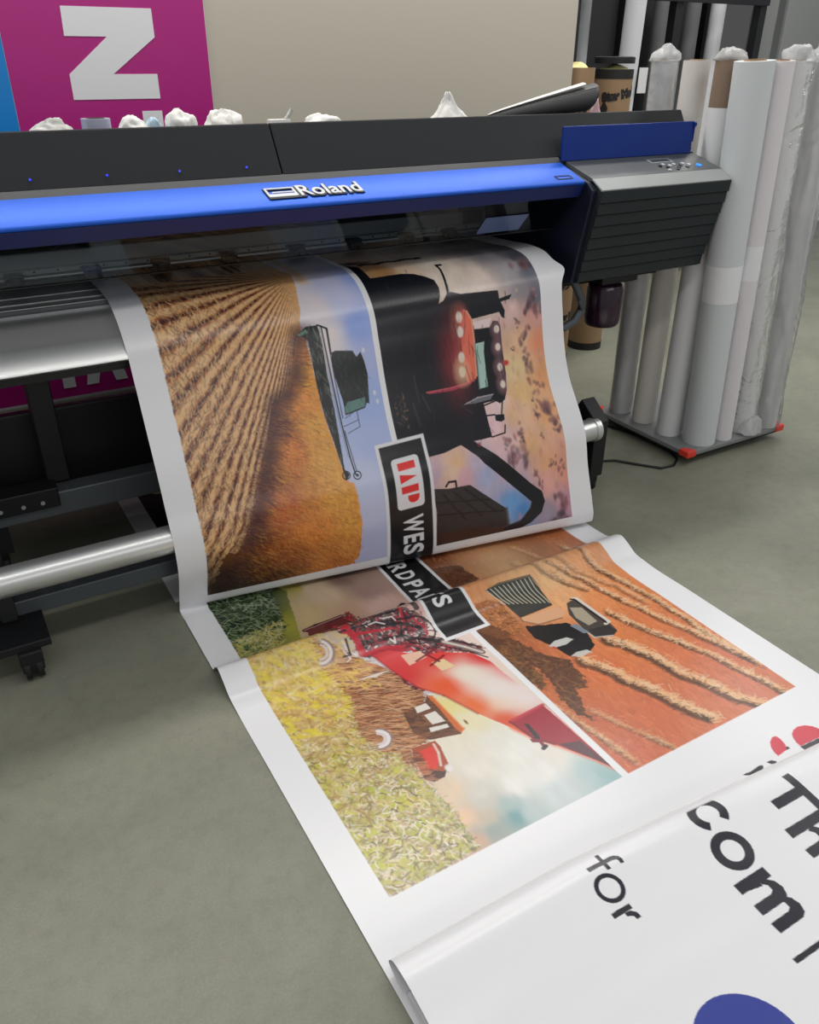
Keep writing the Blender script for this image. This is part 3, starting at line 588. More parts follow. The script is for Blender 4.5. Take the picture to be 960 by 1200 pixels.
'lr_bale2': [(2.14,1.31),(2.136,1.36),(2.166,1.396),(2.228,1.391),(2.313,1.379),(2.32,1.286),(2.259,1.249)],
'lr_bale2s': [(2.235,1.24),(2.259,1.249),(2.32,1.286),(2.327,1.238)],
'lr_cab': [(2.269,1.592),(2.261,1.636),(2.417,1.643),(2.469,1.635),(2.48,1.604),(2.459,1.547),(2.417,1.545),(2.322,1.558)],
'lr_cabg': [(2.293,1.586),(2.313,1.621),(2.398,1.612),(2.402,1.573),(2.348,1.565)],
'lr_roof': [(2.258,1.631),(2.263,1.641),(2.418,1.645),(2.423,1.626)],
'lr_cabd': [(2.419,1.557),(2.429,1.628),(2.469,1.635),(2.481,1.602),(2.466,1.551)],
'lr_dark': [(2.3,1.392),(2.354,1.52),(2.417,1.545),(2.485,1.524),(2.512,1.479),(2.497,1.421),(2.43,1.402),(2.362,1.381)],
'lr_wh1': [(2.42,1.393),(2.409,1.426),(2.414,1.47),(2.432,1.483),(2.441,1.447),(2.436,1.404)],
'lr_wh2': [(2.493,1.421),(2.486,1.45),(2.493,1.486),(2.51,1.492),(2.51,1.45)],
'lr_sh1': [(2.32,1.243),(2.321,1.312),(2.452,1.358),(2.5,1.408),(2.592,1.389),(2.629,1.371),(2.612,1.342),(2.707,1.295),(2.745,1.299),(2.704,1.276),(2.628,1.269),(2.56,1.296),(2.486,1.298)],
'lr_sh2': [(2.32,1.243),(2.511,1.234),(2.575,1.256),(2.525,1.289),(2.396,1.286)],
'lr_blue': [(2.371,1.52),(2.375,1.546),(2.43,1.548),(2.425,1.531)],
'mk_red1': [(3.039,1.65),(3.031,1.668),(3.032,1.682),(3.046,1.683),(3.063,1.679),(3.08,1.668),(3.084,1.626),(3.069,1.628),(3.053,1.636)],
'mk_red2': [(3.05,1.725),(3.041,1.744),(3.039,1.764),(3.046,1.786),(3.059,1.801),(3.076,1.809),(3.095,1.806),(3.104,1.789),(3.095,1.778),(3.09,1.707),(3.074,1.71),(3.06,1.717)],
'mk_blk1': [(3.08,1.492),(3.083,1.52),(3.081,1.554),(3.083,1.564),(3.09,1.561),(3.095,1.55),(3.097,1.532),(3.094,1.515),(3.087,1.499)],
'mk_blk2': [(3.082,1.581),(3.084,1.598),(3.094,1.608),(3.098,1.598),(3.093,1.586)],
'mk_blk3': [(3.091,1.705),(3.096,1.776),(3.104,1.793),(3.11,1.781),(3.106,1.706)],
'mk_blk4': [(3.073,1.671),(3.073,1.677),(3.082,1.677),(3.081,1.663)],
}
SPRAYER_BARS = [('K',0.01,[(1.984,0.914),(2.061,0.966),(2.064,1.048)]),('K',0.008,[(2.076,0.839),(2.081,0.936),(2.106,1.071)]),('K',0.012,[(2.094,0.961),(2.114,1.035),(2.156,1.097)]),('K',0.01,[(2.144,0.955),(2.157,1.025),(2.214,1.088)]),('K',0.014,[(2.197,1.073),(2.227,1.113),(2.253,1.143)]),('R',0.014,[(1.98,0.858),(2.083,0.867),(2.142,0.878),(2.178,0.878)]),('R',0.01,[(2.099,0.865),(2.109,0.928),(2.121,0.999)]),('R',0.012,[(2.175,0.88),(2.174,0.939),(2.197,1.002)]),('R',0.008,[(2.113,1.081),(2.15,1.101),(2.181,1.096)]),('R',0.01,[(2.212,1.012),(2.267,1.03),(2.295,1.045)]),('G',0.005,[(2.084,0.934),(2.083,0.96),(2.099,0.984)]),('G',0.005,[(2.079,0.988),(2.083,1.018),(2.099,1.023)]),('G',0.006,[(2.152,0.977),(2.171,0.985),(2.151,0.993)]),('G',0.005,[(2.14,0.821),(2.171,0.83),(2.179,0.814)]),('G',0.005,[(2.107,0.831),(2.139,0.834),(2.166,0.851)]),('K',0.007,[(2.105,0.844),(2.159,0.836),(2.157,0.813)]),('K',0.007,[(2.074,1.062),(2.132,1.051),(2.147,1.018)])]
# ------------------------------------------------------------------ painter: a grid of ink colours over the sheet, coordinates (s, x) in metres
def lin(c):
    c = np.array(c, float)/255
    return np.where(c <= .04045, c/12.92, ((c+.055)/1.055)**2.4)
rng = np.random.default_rng(11)
def smooth_noise(shape, cell, octaves=4, gain=.5, seed=0):
    """value noise 0..1 on a grid; cell = (rows, cols) per lattice step"""
    r = np.random.default_rng(seed); out = np.zeros(shape); amp = 1; tot = 0
    ci, cj = cell
    for _ in range(octaves):
        ni, nj = int(shape[0]/ci)+3, int(shape[1]/cj)+3
        g = r.random((ni, nj))
        a = np.arange(shape[0])/ci; b = np.arange(shape[1])/cj
        i0 = a.astype(int); j0 = b.astype(int); u = a-i0; v = b-j0; u = u*u*(3-2*u); v = v*v*(3-2*v)
        u = u[:, None]; v = v[None]
        out += amp*((g[np.ix_(i0, j0)]*(1-u)+g[np.ix_(i0+1, j0)]*u)*(1-v)+(g[np.ix_(i0, j0+1)]*(1-u)+g[np.ix_(i0+1, j0+1)]*u)*v)
        tot += amp; amp *= gain; ci = max(ci/2, 1); cj = max(cj/2, 1)
    return out/tot
class Canvas:
    def __init__(c, s0, s1, x0, x1, d, base):
        c.s0, c.x0, c.d = s0, x0, d
        c.n = int(round((s1-s0)/d))+1; c.m = int(round((x1-x0)/d))+1
        c.img = np.zeros((c.n, c.m, 3))+np.array(base); c.k = 1.0
        c.S = s0+np.arange(c.n)*d; c.X = x0+np.arange(c.m)*d
    def ink(c, rgb):
        v = lin(rgb)*c.k; return np.maximum(v*min(1, .80/v.max()), .006)
    def win(c, lo_s, hi_s, lo_x, hi_x):
        i0 = max(int((lo_s-c.s0)/c.d)-1, 0); i1 = min(int((hi_s-c.s0)/c.d)+3, c.n)
        j0 = max(int((lo_x-c.x0)/c.d)-1, 0); j1 = min(int((hi_x-c.x0)/c.d)+3, c.m)
        return i0, i1, j0, j1
    def cover(c, poly, wob=0, wcell=6, seed=1):
        p = np.array(poly, float)
        i0, i1, j0, j1 = c.win(p[:, 0].min()-wob, p[:, 0].max()+wob, p[:, 1].min()-wob, p[:, 1].max()+wob)
        if i1 <= i0 or j1 <= j0: return None
        S, X = np.meshgrid(c.S[i0:i1], c.X[j0:j1], indexing='ij')
        if wob:
            S = S+(smooth_noise(S.shape, (wcell, wcell), 3, .6, seed)-.5)*2*wob; X = X+(smooth_noise(S.shape, (wcell, wcell), 3, .6, seed+1)-.5)*2*wob
        acc = np.zeros(S.shape)
        for oa, ob in ((-.25, -.12), (.12, -.25), (.25, .12), (-.12, .25)):
            a = S+oa*c.d; b = X+ob*c.d; ins = np.zeros(S.shape, bool)
            q = np.roll(p, -1, 0)
            for (y0, x0), (y1, x1) in zip(p, q):
                if y0 == y1: continue
                cond = ((y0 > a) != (y1 > a)) & (b < (x1-x0)*(a-y0)/(y1-y0)+x0)
                ins ^= cond
            acc += ins
        return (i0, i1, j0, j1), acc/4
    def blend(c, w, al, col):
        i0, i1, j0, j1 = w; v = c.img[i0:i1, j0:j1]; al = al[..., None]
        c.img[i0:i1, j0:j1] = v*(1-al)+col*al
    def fill(c, poly, rgb, a=1, wob=0, seed=1, mul=None):
        r = c.cover(poly, wob, seed=seed)
        if r: c.blend(r[0], r[1]*a*(1 if mul is None else mul(r[0])), c.ink(rgb))
    def line(c, pts, w, rgb, a=1, soft=.0009):
        for p, q in zip(pts[:-1], pts[1:]): c.dab(p, q, w, rgb, a, soft)
    def dab(c, p, q, w, rgb, a=1, soft=.0009, col=None):
        pad = w+soft
        i0, i1, j0, j1 = c.win(min(p[0], q[0])-pad, max(p[0], q[0])+pad, min(p[1], q[1])-pad, max(p[1], q[1])+pad)
        if i1 <= i0 or j1 <= j0: return
        S = c.S[i0:i1][:, None]; X = c.X[j0:j1][None]
        ds, dx = q[0]-p[0], q[1]-p[1]; L = ds*ds+dx*dx+1e-12
        t = np.clip(((S-p[0])*ds+(X-p[1])*dx)/L, 0, 1)
        dist = np.hypot(S-p[0]-t*ds, X-p[1]-t*dx)
        al = np.clip((w/2+soft-dist)/(2*soft), 0, 1)*a
        c.blend((i0, i1, j0, j1), al, c.ink(rgb) if col is None else col)
    def disc(c, o, rs, rx, rgb, a=1, soft=.3, tilt=0):
        R = max(rs, rx)*(1+soft); i0, i1, j0, j1 = c.win(o[0]-R, o[0]+R, o[1]-R, o[1]+R)
        if i1 <= i0 or j1 <= j0: return
        S = c.S[i0:i1][:, None]-o[0]; X = c.X[j0:j1][None]-o[1]
        u = S*math.cos(tilt)+X*math.sin(tilt); v = -S*math.sin(tilt)+X*math.cos(tilt)
        r = np.hypot(u/rs, v/rx)
        c.blend((i0, i1, j0, j1), np.clip((1+soft-r)/(2*soft), 0, 1)*a, c.ink(rgb))
    def ring(c, o, r0, r1, rgb, a=1, arc=None):
        k = 28; a0, a1 = arc or (0, 2*PI)
        pts = [(o[0]+r0*math.cos(a0+(a1-a0)*i/k), o[1]+r0*math.sin(a0+(a1-a0)*i/k)) for i in range(k+1)]
        c.line(pts, r1, rgb, a)
    def field(c, samples, w, power=3.0, jitter=.0, cell=20, seed=3, jc=None):
        """smooth blend of colour spots over a window"""
        i0, i1, j0, j1 = w; st = 3
        S = c.S[i0:i1:st][:, None]; X = c.X[j0:j1:st][None]
        if jitter:
            sh = (S.size, X.size)
            S = S+(smooth_noise(sh, jc or (cell, cell), 4, .6, seed)-.5)*2*jitter; X = X+(smooth_noise(sh, jc or (cell, cell), 4, .6, seed+1)-.5)*2*jitter
        num = 0; den = 0
        for (s, x), rgb in samples:
            wt = 1/((S-s)**2+(X-x)**2+2e-4)**(power/2)
            num = num+wt[..., None]*c.ink(rgb); den = den+wt
        f = num/den[..., None]
        ii = np.minimum(np.arange(i1-i0)/st, f.shape[0]-1); jj = np.minimum(np.arange(j1-j0)/st, f.shape[1]-1)
        a = ii.astype(int); b = jj.astype(int); a2 = np.minimum(a+1, f.shape[0]-1); b2 = np.minimum(b+1, f.shape[1]-1)
        u = (ii-a)[:, None, None]; v = (jj-b)[None, :, None]
        return (f[a][:, b]*(1-u)+f[a2][:, b]*u)*(1-v)+(f[a][:, b2]*(1-u)+f[a2][:, b2]*u)*v
    def fill_field(c, poly, samples, wob=0, power=3.0, jitter=0, cell=20, seed=3, jc=None, wseed=5):
        r = c.cover(poly, wob, seed=wseed)
        if r: c.blend(r[0], r[1], c.field(samples, r[0], power, jitter, cell, seed, jc))
    def texture(c, poly, cell, amount, octaves=4, seed=9, gain=.6):
        """multiply by noise inside a polygon"""
        r = c.cover(poly)
        if not r: return
        (i0, i1, j0, j1), al = r
        n = smooth_noise(al.shape, cell, octaves, gain, seed)
        n = np.clip((n-.5)*2.6, -1, 1)
        f = np.exp(n*amount)
        c.img[i0:i1, j0:j1] = np.clip(c.img[i0:i1, j0:j1]*(1+(f-1)*al)[..., None], .006, .83)
    def scatter(c, poly, n, ang, spread, lo, hi, w, cols, a=.8, seed=5, dens=None):
        """short strokes inside a polygon"""
        r = np.random.default_rng(seed); p = np.array(poly); cv = c.cover(poly)
        if not cv: return
        (i0, i1, j0, j1), al = cv
        idx = np.argwhere(al > .9)
        if len(idx) == 0: return
        pick = idx[r.integers(0, len(idx), n)]
        for (i, j) in pick:
            s = c.S[i0+i]; x = c.X[j0+j]
            an = (ang(s, x) if callable(ang) else ang)+r.normal()*spread; l = r.uniform(lo, hi)/2
            sc = dens(s, x) if dens else 1
            l *= sc
            e = (l*math.cos(an), l*math.sin(an))
            c.dab((s-e[0], x-e[1]), (s+e[0], x+e[1]), w*(.7+.6*r.random())*max(sc, .6), cols[r.integers(len(cols))], a*(.5+.5*r.random()), .0012)
    def glyph(c, ch, s0, s1, x0, x1, rgb, bold=.02):
        vs, fs = text_mesh(ch, 1.0, bold=bold)
        v = np.array(vs); lo, hi = v.min(0), v.max(0)
        q = [(s0+(a-lo[0])/(hi[0]-lo[0])*(s1-s0), x0+(b-lo[1])/(hi[1]-lo[1])*(x1-x0)) for a, b in vs]
        acc = np.zeros((c.n, c.m), np.float32)
        for f in fs:
            r = c.cover([q[k] for k in f])
            if r: acc[r[0][0]:r[0][1], r[0][2]:r[0][3]] += r[1]
        al = np.clip(acc, 0, 1)[..., None]; c.img = c.img*(1-al)+c.ink(rgb)*al
# ------------------------------------------------------------------ the printed pictures
XA, XB, XC, XD = .543, 1.231, 1.251, 1.913       # crosswise edges of the left and right pictures
def sheet_art():
    D = .002
    c = Canvas(.34, 3.12, XL, XR, D, WHITE)
    A = ART
    # ================= upper left: stubble rows, standing wheat, combine, sky
    c.k = 1.36
    UL = [(.30, XA), (.30, XB), (1.546, XB), (1.546, XA)]
    c.fill_field(UL, A['ul_sky_c'], jitter=.02, cell=60)
    c.fill(A['ul_border']+[(1.546, .60), (1.546, .95), (1.2, .98), (.75, 1.0)], (88, 46, 38))
    sv, xv = A['ul_vp'][0]; sv -= .012; xv += .035
    stub = [(.30, XA), (.30, xv-.03), (sv-.02, xv-.01)]+A['ul_border']+[(1.546, .60), (1.546, XA)]
    (i0, i1, j0, j1), al = c.cover(stub, .004, seed=3)
    S = c.S[i0:i1][:, None]; X = c.X[j0:j1][None]
    dep = np.maximum(xv-X, .012)
    n1 = smooth_noise(al.shape, (14, 30), 4, .6, 21); n2 = smooth_noise(al.shape, (5, 5), 3, .7, 22); n3 = smooth_noise(al.shape, (40, 60), 3, .5, 23)
    dm = np.clip(dep/.4, .05, 1); q = (S-sv)/dep+((n1-.5)*.05+(n3-.5)*.04)*dm
    ph = q/.158
    f = ph-np.floor(ph)
    light = np.clip(np.where(f < .6, np.sin(f/.6*PI)*1.3, -1.0*np.sin((f-.6)/.4*PI))+(n2-.5)*1.5*np.clip(dep/.25, .25, 1), -1, 1)
    near = np.clip(dep/.42, 0, 1)
    tone = np.clip(.5+.5*light, 0, 1)[..., None]
    lo = c.ink((66, 36, 34)); mid = c.ink((158, 98, 60)); hi = c.ink((224, 180, 128))
    colr = np.where(tone < .5, lo+(mid-lo)*tone*2, mid+(hi-mid)*(tone-.5)*2)
    far = c.ink((214, 166, 112))
    mixf = (np.clip((dep-.03)/.14, 0, 1)*.75+.25)[..., None]
    colr = far*(1-mixf)+colr*mixf
    end = np.clip((S-1.33)/.14, 0, 1)[..., None]*np.ones_like(tone); dusk = c.ink((52, 32, 24))
    colr = colr*(1-.72*end)+dusk*.72*end
    c.blend((i0, i1, j0, j1), al, colr)
    rowdir = lambda s, x: math.atan2(s-sv, x-xv)
    c.scatter(stub, 3600, lambda s, x: rowdir(s, x)+.5, .45, .008, .026, .0026, [(232, 192, 142), (240, 206, 160), (214, 166, 112)], .6, 31, lambda s, x: .3+.9*min((xv-x)/.45, 1))
    c.scatter(stub, 3200, lambda s, x: rowdir(s, x)+.5, .5, .006, .020, .0030, [(78, 44, 38), (64, 40, 46), (110, 66, 44)], .5, 32, lambda s, x: .3+.9*min((xv-x)/.45, 1))
    # haze line on the horizon
    c.line([(.30, xv+.012), (sv, xv+.006), (sv+.05, xv+.0)], .03, (196, 160, 122), .8, .012)
    wheat = A['ul_wheat']
    c.fill_field(wheat+[], A['ul_wheat_c'], wob=.004, jitter=.018, cell=8, seed=41)
    c.fill_field([(1.36, .60), (1.546, .545), (1.546, A['ul_wheat'][10][1]), (1.40, .88)], A['ul_wheat_c'], wob=.012, jitter=.02, cell=8, seed=42)
    c.texture(wheat, (9, 3), .22, 3, 43)
    wd = lambda s, x: 1.25-.5*min(max((s-.8)/.7, 0), 1)
    c.scatter(wheat, 2600, wd, .25, .008, .03, .0022, [(238, 178, 84), (220, 150, 62), (244, 190, 100), (200, 120, 50)], .4, 44)
    c.scatter(wheat, 1500, wd, .25, .008, .03, .0024, [(110, 56, 36), (140, 74, 38), (84, 40, 32)], .38, 45)
    bd = [(s, x+.004) for s, x in A['ul_border']]
    c.line([(s, x+.012) for s, x in bd], .045, (60, 32, 34), .8, .026)
    c.scatter([(s, x-.03) for s, x in bd]+[(s, x+.075) for s, x in bd[::-1]], 900, wd, .3, .01, .035, .0026, [(58, 32, 32), (84, 44, 36), (120, 64, 44)], .55, 46)
    c.line([(1.40, .545), (1.50, .56), (1.53, .80)], .09, (36, 22, 18), .55, .05)
    c.fill([(1.50, XA), (1.546, XA), (1.546, .80), (1.52, .66)], (34, 22, 18), .65, wob=.012)
    hz = [p for p in A['ul_wheat'][1:9]]
    c.line([(s, x-.004) for s, x in hz], .012, (226, 150, 62), .5, .006)
    # combine
    K = (22, 26, 26)
    c.fill(A['ul_header'], K); c.line(A['ul_reel1'], .005, K); c.line(A['ul_reel2'], .003, K); c.line(A['ul_reel3'], .003, K); c.line(A['ul_spread'], .006, K)
    c.line([(s, x-.006) for s, x in A['ul_reel1'][:-1]], .0022, (96, 104, 100), .8)
    c.fill(A['ul_tip'], (90, 120, 110)); c.scatter(A['ul_header'], 120, .1, .3, .01, .04, .003, [(70, 76, 70), (10, 12, 12), (110, 112, 100)], .6, 47)
    for k in ('ul_reelend', 'ul_reelend2'): c.ring(A[k][0], .013, .0035, K); c.disc(A[k][0], .005, .005, K)
    c.fill(A['ul_combine'], (24, 28, 27)); c.fill(A['ul_glass'], (92, 128, 122), .8); c.line(A['ul_glass'][1:3], .005, (16, 20, 18))
    c.scatter(A['ul_combine'], 60, .2, .4, .01, .03, .003, [(50, 58, 54), (12, 14, 14), (60, 66, 60)], .6, 48)
    for d in ((.81, 1.19), (.955, 1.205), (.985, 1.21)): c.disc(d, .008, .005, (225, 228, 225), .8)
    c.line(A['ul_rail'], .003, K, .8); c.line(A['ul_rail2'], .003, K, .8)
    # ================= upper right: tractor against a sunset
    UR = [(.30, XC), (.30, XD), (1.546, XD), (1.546, XC)]
    c.fill_field(UR, A['ur_c'], jitter=.022, cell=16, seed=51, power=3.0)
    c.texture(UR, (30, 18), .13, 4, 52)
    r = np.random.default_rng(5)
    for (s, x), rad in A['ur_clouds']:
        R = rad*.0042
        for _ in range(7):
            o = (s+r.normal()*R*.9, x+r.normal()*R*.55); c.disc(o, R*r.uniform(.35, .8), R*r.uniform(.25, .5), [(74, 54, 66), (96, 66, 70), (58, 50, 64), (120, 80, 80)][r.integers(4)], .6, .5, r.normal()*.4)
    for _ in range(90):
        s, x = r.uniform(.7, 1.5), r.uniform(1.66, 1.9)
        c.disc((s, x), r.uniform(.004, .016), r.uniform(.003, .007), [(190, 110, 90), (170, 110, 110), (238, 200, 160)][r.integers(3)], .35, .6)
    N = (17, 18, 24)
    c.fill(A['ur_tank'], (40, 38, 38)); 
    for k in ('ur_g1', 'ur_g2', 'ur_g3', 'ur_h1', 'ur_h2'): c.line(A[k], .007, (20, 19, 20), .9)
    c.texture(A['ur_tank'], (8, 8), .2, 3, 53)
    c.fill(A['ur_base'], (60, 36, 28), .9, wob=.004); c.fill([(1.49, 1.30), (1.546, 1.30), (1.546, 1.56), (1.50, 1.56)], (54, 34, 28), .8, wob=.01); c.line(A['ur_loop'], .008, N)
    c.line(A['ur_tank'][4:7], .012, (70, 66, 64), .7)
    c.fill(A['ur_body'], N); c.fill([(.44, XC), (.47, 1.285), (.62, 1.29), (1.10, 1.30), (1.13, XC)], N)
    for k in range(15):
        s0 = .43+.0; c.disc((.462-.004*math.sin(k*1.3)+.00*k, 1.30+.0165*k), .012, .010, N, 1, .2)
    c.fill([(.395, XC), (.44, XC), (.452, 1.335), (.43, 1.36), (.40, 1.33)], (38, 32, 30)); c.fill([(.40, 1.30), (.418, 1.29), (.447, 1.34), (.437, 1.365), (.41, 1.35)], (150, 98, 54), .8)
    c.line(A['ur_fender'], .009, N); c.line(A['ur_fender2'], .012, N)
    (i0, i1, j0, j1), al = c.cover(A['ur_body'])
    hd = A['ur_hood']; hs = np.mean([p[0] for p in hd]); hx = np.mean([p[1] for p in hd])
    g = np.exp(-(((c.S[i0:i1][:, None]-hs-.04)/.12)**2+((c.X[j0:j1][None]-hx+.06)/.05)**2))
    c.blend((i0, i1, j0, j1), al*g*.55, c.ink((150, 52, 58)))
    c.fill(A['ur_gap'], (226, 206, 204)); c.fill(hd, (222, 112, 88)); c.line([(s, x+.008) for s, x in hd[:1]]+[(s, x) for s, x in hd[1:5]], .006, (240, 176, 150), .8)
    c.line([(hd[0][0], hd[0][1]), (hd[8][0], hd[8][1])], .02, (150, 50, 56), .6, .012)
    c.fill(A['ur_hoodlow'], (148, 54, 74)); c.line(A['ur_hoodlow'][:3], .004, (208, 92, 100), .7)
    for k in range(8):
        o = A['ur_l%d' % k][0]; big = k < 4
        c.disc(o, .034 if big else .024, .024 if big else .018, (200, 110, 90) if big else (190, 140, 150), .4, .9)
        c.disc(o, .019 if big else .0135, .0125 if big else .0105, (255, 240, 226), 1, .22)
    c.disc(A['ur_l3'][0], .035, .024, (255, 226, 180), .6, .8)
    c.fill(A['ur_win'], (150, 176, 168)); w = A['ur_win']; c.line([w[1], w[2], w[3]], .006, N); c.line([((w[1][0]*.3+w[3][0]*.7), w[1][1]-.01), (w[3][0], w[3][1]-.012)], .003, N, .8); c.line([w[0], w[5], w[4]], .006, (96, 120, 118), .7)
    c.disc(A['ur_red'][0], .01, .012, (176, 54, 60)); c.fill(A['ur_tray'], (96, 96, 102)); c.line(A['ur_tray'][:3], .004, (180, 176, 176), .6)
    c.fill(A['ur_mirror'], N)
    for k in ('ur_p1', 'ur_p2', 'ur_p3', 'ur_p4'): c.line(A[k], .006, N)
    c.fill(A['ur_arm'], (22, 21, 26)); 
    am = A['ur_arm']; c.line(am[9:13], .005, (70, 54, 56), .6); c.disc(am[1], .008, .008, (120, 40, 50), .7)
    c.scatter(A['ur_body'], 160, .05, .2, .02, .06, .004, [(28, 29, 38), (34, 34, 42), (12, 12, 16)], .6, 54)
    c.scatter([(.98, 1.27), (.98, 1.31), (1.10, 1.31), (1.10, 1.27)], 26, .3, .6, .006, .02, .004, [(96, 70, 60), (70, 60, 60), (130, 100, 84)], .6, 55)
    for a_, b_ in (((1.02, 1.34), (1.10, 1.35)), ((1.0, 1.38), (1.06, 1.40)), ((.93, 1.36), (1.02, 1.365)), ((1.06, 1.52), (1.10, 1.56))): c.line([a_, b_], .008, (44, 44, 50), .7)
    c.img[:, :int((XA-XL)/D)] = WHITE; c.img[:, int((XD-XL)/D)+1:] = WHITE
    # white line between the pictures, then the lettered bar
    c.img[:, int((XB-XL)/D)+1:int((XC-XL)/D)+1] = WHITE
    i = int((1.546-c.s0)/D); i2 = int((1.615-c.s0)/D); c.img[i:i2, :] = WHITE
    # ================= lower left: sprayer in a crop
    c.k = 1.06
    LL = [(1.615, XA), (1.615, 1.222), (2.93, 1.222), (2.93, XA)]
    c.fill_field(LL, A['ll_c'], jitter=.035, cell=26, seed=61, power=3.2, jc=(40, 16))
    c.texture(LL, (40, 14), .06, 4, 62)
    crop = [(1.615, XA), (1.615, .745)]+[p for p in A['ll_crop'][1:13]]+[(2.93, A['ll_crop'][12][1]), (2.93, XA)]
    c.fill_field(crop, A['ll_crop_c'], wob=.004, jitter=.02, cell=6, seed=63)
    yel = [p for p in crop if p[0] > 2.0]; yel = [(2.02, XA), (2.02, .70)]+[p for p in crop[5:-1]]+[(2.93, XA)]
    near = lambda s, x: .35+1.15*min(max((.98-x)/.40, 0), 1)
    nearp = [(2.0, XA), (2.0, .70), (2.93, .74), (2.93, XA)]
    c.texture(yel, (7, 5), .26, 3, 64)
    low = lambda cs: cs
    c.scatter(yel, 3000, .6, .9, .010, .030, .0042, [(140, 112, 62), (110, 92, 50), (158, 124, 78), (96, 84, 48), (124, 100, 60)], .6, 65, near)
    c.scatter(yel, 2600, .3, 1.2, .006, .020, .0036, [(240, 232, 214), (232, 214, 184), (222, 196, 156), (238, 226, 204)], .65, 66, near)
    c.scatter(yel, 1100, .9, .8, .012, .032, .0075, [(176, 176, 62), (188, 182, 78), (160, 164, 66), (196, 186, 84)], .5, 67, near)
    c.scatter(nearp, 70, 1.0, .6, .03, .055, .020, [(190, 192, 52), (196, 192, 70), (176, 180, 58), (202, 192, 60)], .8, 68)
    c.scatter(nearp, 900, .3, 1.3, .012, .030, .0044, [(244, 236, 222), (232, 214, 184), (120, 94, 62), (140, 110, 72), (98, 84, 56)], .7, 69)
    r3 = np.random.default_rng(77)
    for _ in range(420):
        t0 = r3.uniform(0, 6.28); o = (r3.uniform(2.06, 2.9), r3.uniform(.555, .76)); c.ring(o, r3.uniform(.006, .024), .0030, [(240, 230, 212), (226, 206, 172), (118, 92, 60)][r3.integers(3)], .55, (t0, t0+r3.uniform(.7, 1.9)))
    for k, (se, n_) in enumerate(((2.34, 700), (2.44, 600), (2.56, 520), (2.70, 420), (2.86, 300))):
        c.scatter([(2.0, XA), (2.0, .72), (min(se-.1, 2.3), .80), (se, .80), (se+.08, .68), (se-.04, XA)], n_, .6, .9, .008, .026, .0050, [(222, 184, 100), (206, 160, 86), (232, 200, 126), (190, 146, 80)] if k < 2 else [(196, 162, 96), (176, 140, 84), (150, 118, 72), (206, 186, 130)], .5, 86+k, near)
    c.scatter([(2.0, XA), (2.0, .72), (2.18, .80), (2.36, .80), (2.46, .70), (2.40, XA)], 110, .9, .6, .02, .045, .013, [(216, 196, 44), (224, 206, 66)], .55, 96)
    c.scatter([(2.02, XA), (2.02, .80), (2.25, .80), (2.25, XA)], 300, .3, 1.2, .010, .03, .007, [(236, 208, 112), (232, 196, 96), (240, 222, 160)], .5, 70)
    g = [(1.615, XA), (1.615, .77)]+A['ll_green'][2:4]+[(2.0, .64), (2.03, XA)]
    c.fill(g, (52, 68, 44), .9, wob=.012)
    c.scatter(g, 900, .9, 1.0, .012, .04, .0055, [(28, 44, 34), (34, 52, 36), (66, 88, 50), (24, 36, 32)], .7, 71)
    c.scatter(g, 420, .9, 1.0, .014, .04, .0034, [(150, 166, 130), (120, 146, 96), (180, 190, 160)], .55, 72)
    c.scatter([(1.90, XA), (1.86, .73), (2.03, .66), (2.03, XA)], 300, .6, 1.0, .012, .036, .004, [(196, 186, 104), (160, 158, 70), (206, 196, 140)], .6, 73)
    # fog of dry stalks
    st = A['ll_stalks']; c.fill_field(st, [((2.1, .80), (206, 164, 106)), ((2.2, .87), (190, 130, 84)), ((2.3, .88), (150, 96, 66)), ((2.4, .87), (166, 108, 72)), ((2.5, .86), (176, 116, 72)), ((2.55, .93), (140, 84, 56)), ((2.62, .90), (150, 92, 60)), ((2.1, .92), (170, 112, 74)), ((2.4, 1.0), (150, 96, 70))], wob=.016, jitter=.02, cell=8, seed=74)
    c.scatter(st, 1100, 1.15, .22, .02, .055, .0028, [(96, 58, 42), (74, 44, 36), (122, 76, 52)], .6, 75)
    c.scatter(st, 800, 1.15, .25, .02, .05, .0026, [(224, 176, 128), (206, 140, 92), (236, 198, 156)], .55, 76)
    c.scatter([(2.02, .70), (2.06, .86), (2.32, .86), (2.28, .76)], 160, 1.0, .8, .01, .03, .006, [(240, 208, 90), (232, 196, 110)], .5, 77)
    for k, (a0, a1, R) in (('ll_ring', (-.3, 2.7, .036)), ('ll_ring2', (-.3, 2.5, .045))):
        o = A[k][0]; al_ = .95 if k == 'll_ring' else .55
        c.ring(o, R, .010, (150, 124, 120), al_, (a0, a1)); c.ring(o, R*.82, .010, (236, 228, 226), al_, (a0, a1)); c.ring(o, R*.55, .008, (214, 200, 200), al_, (a0, a1))
    # sprayer
    DK = (48, 34, 40)
    c.line(A['ll_ringbig'], .020, (44, 36, 40), .9); 
    dk = A['ll_dark']; c.fill(dk, (92, 64, 66), .85, wob=.01); 
    c.scatter(dk, 620, .4, 1.2, .010, .04, .0045, [(34, 26, 32), (46, 32, 38), (24, 20, 24)], .8, 78)
    c.scatter(dk, 220, .5, .9, .012, .036, .0045, [(176, 40, 56), (150, 30, 46), (200, 60, 70)], .8, 79)
    c.scatter(dk, 130, .6, 1.2, .004, .015, .0040, [(240, 234, 230), (214, 200, 196), (180, 160, 156)], .85, 80)
    o = A['ll_ring3'][0]; c.ring(o, .055, .006, (40, 30, 36), .9); c.ring(o, .030, .005, (150, 40, 60), .9); c.ring((o[0]+.05, o[1]+.02), .042, .005, (60, 36, 44), .9)
    c.fill(A['ll_redA'], (196, 52, 62), .9, wob=.005); c.fill(A['ll_redB'], (178, 38, 52), .9, wob=.004); c.fill(A['ll_redC'], (190, 36, 56), .95)
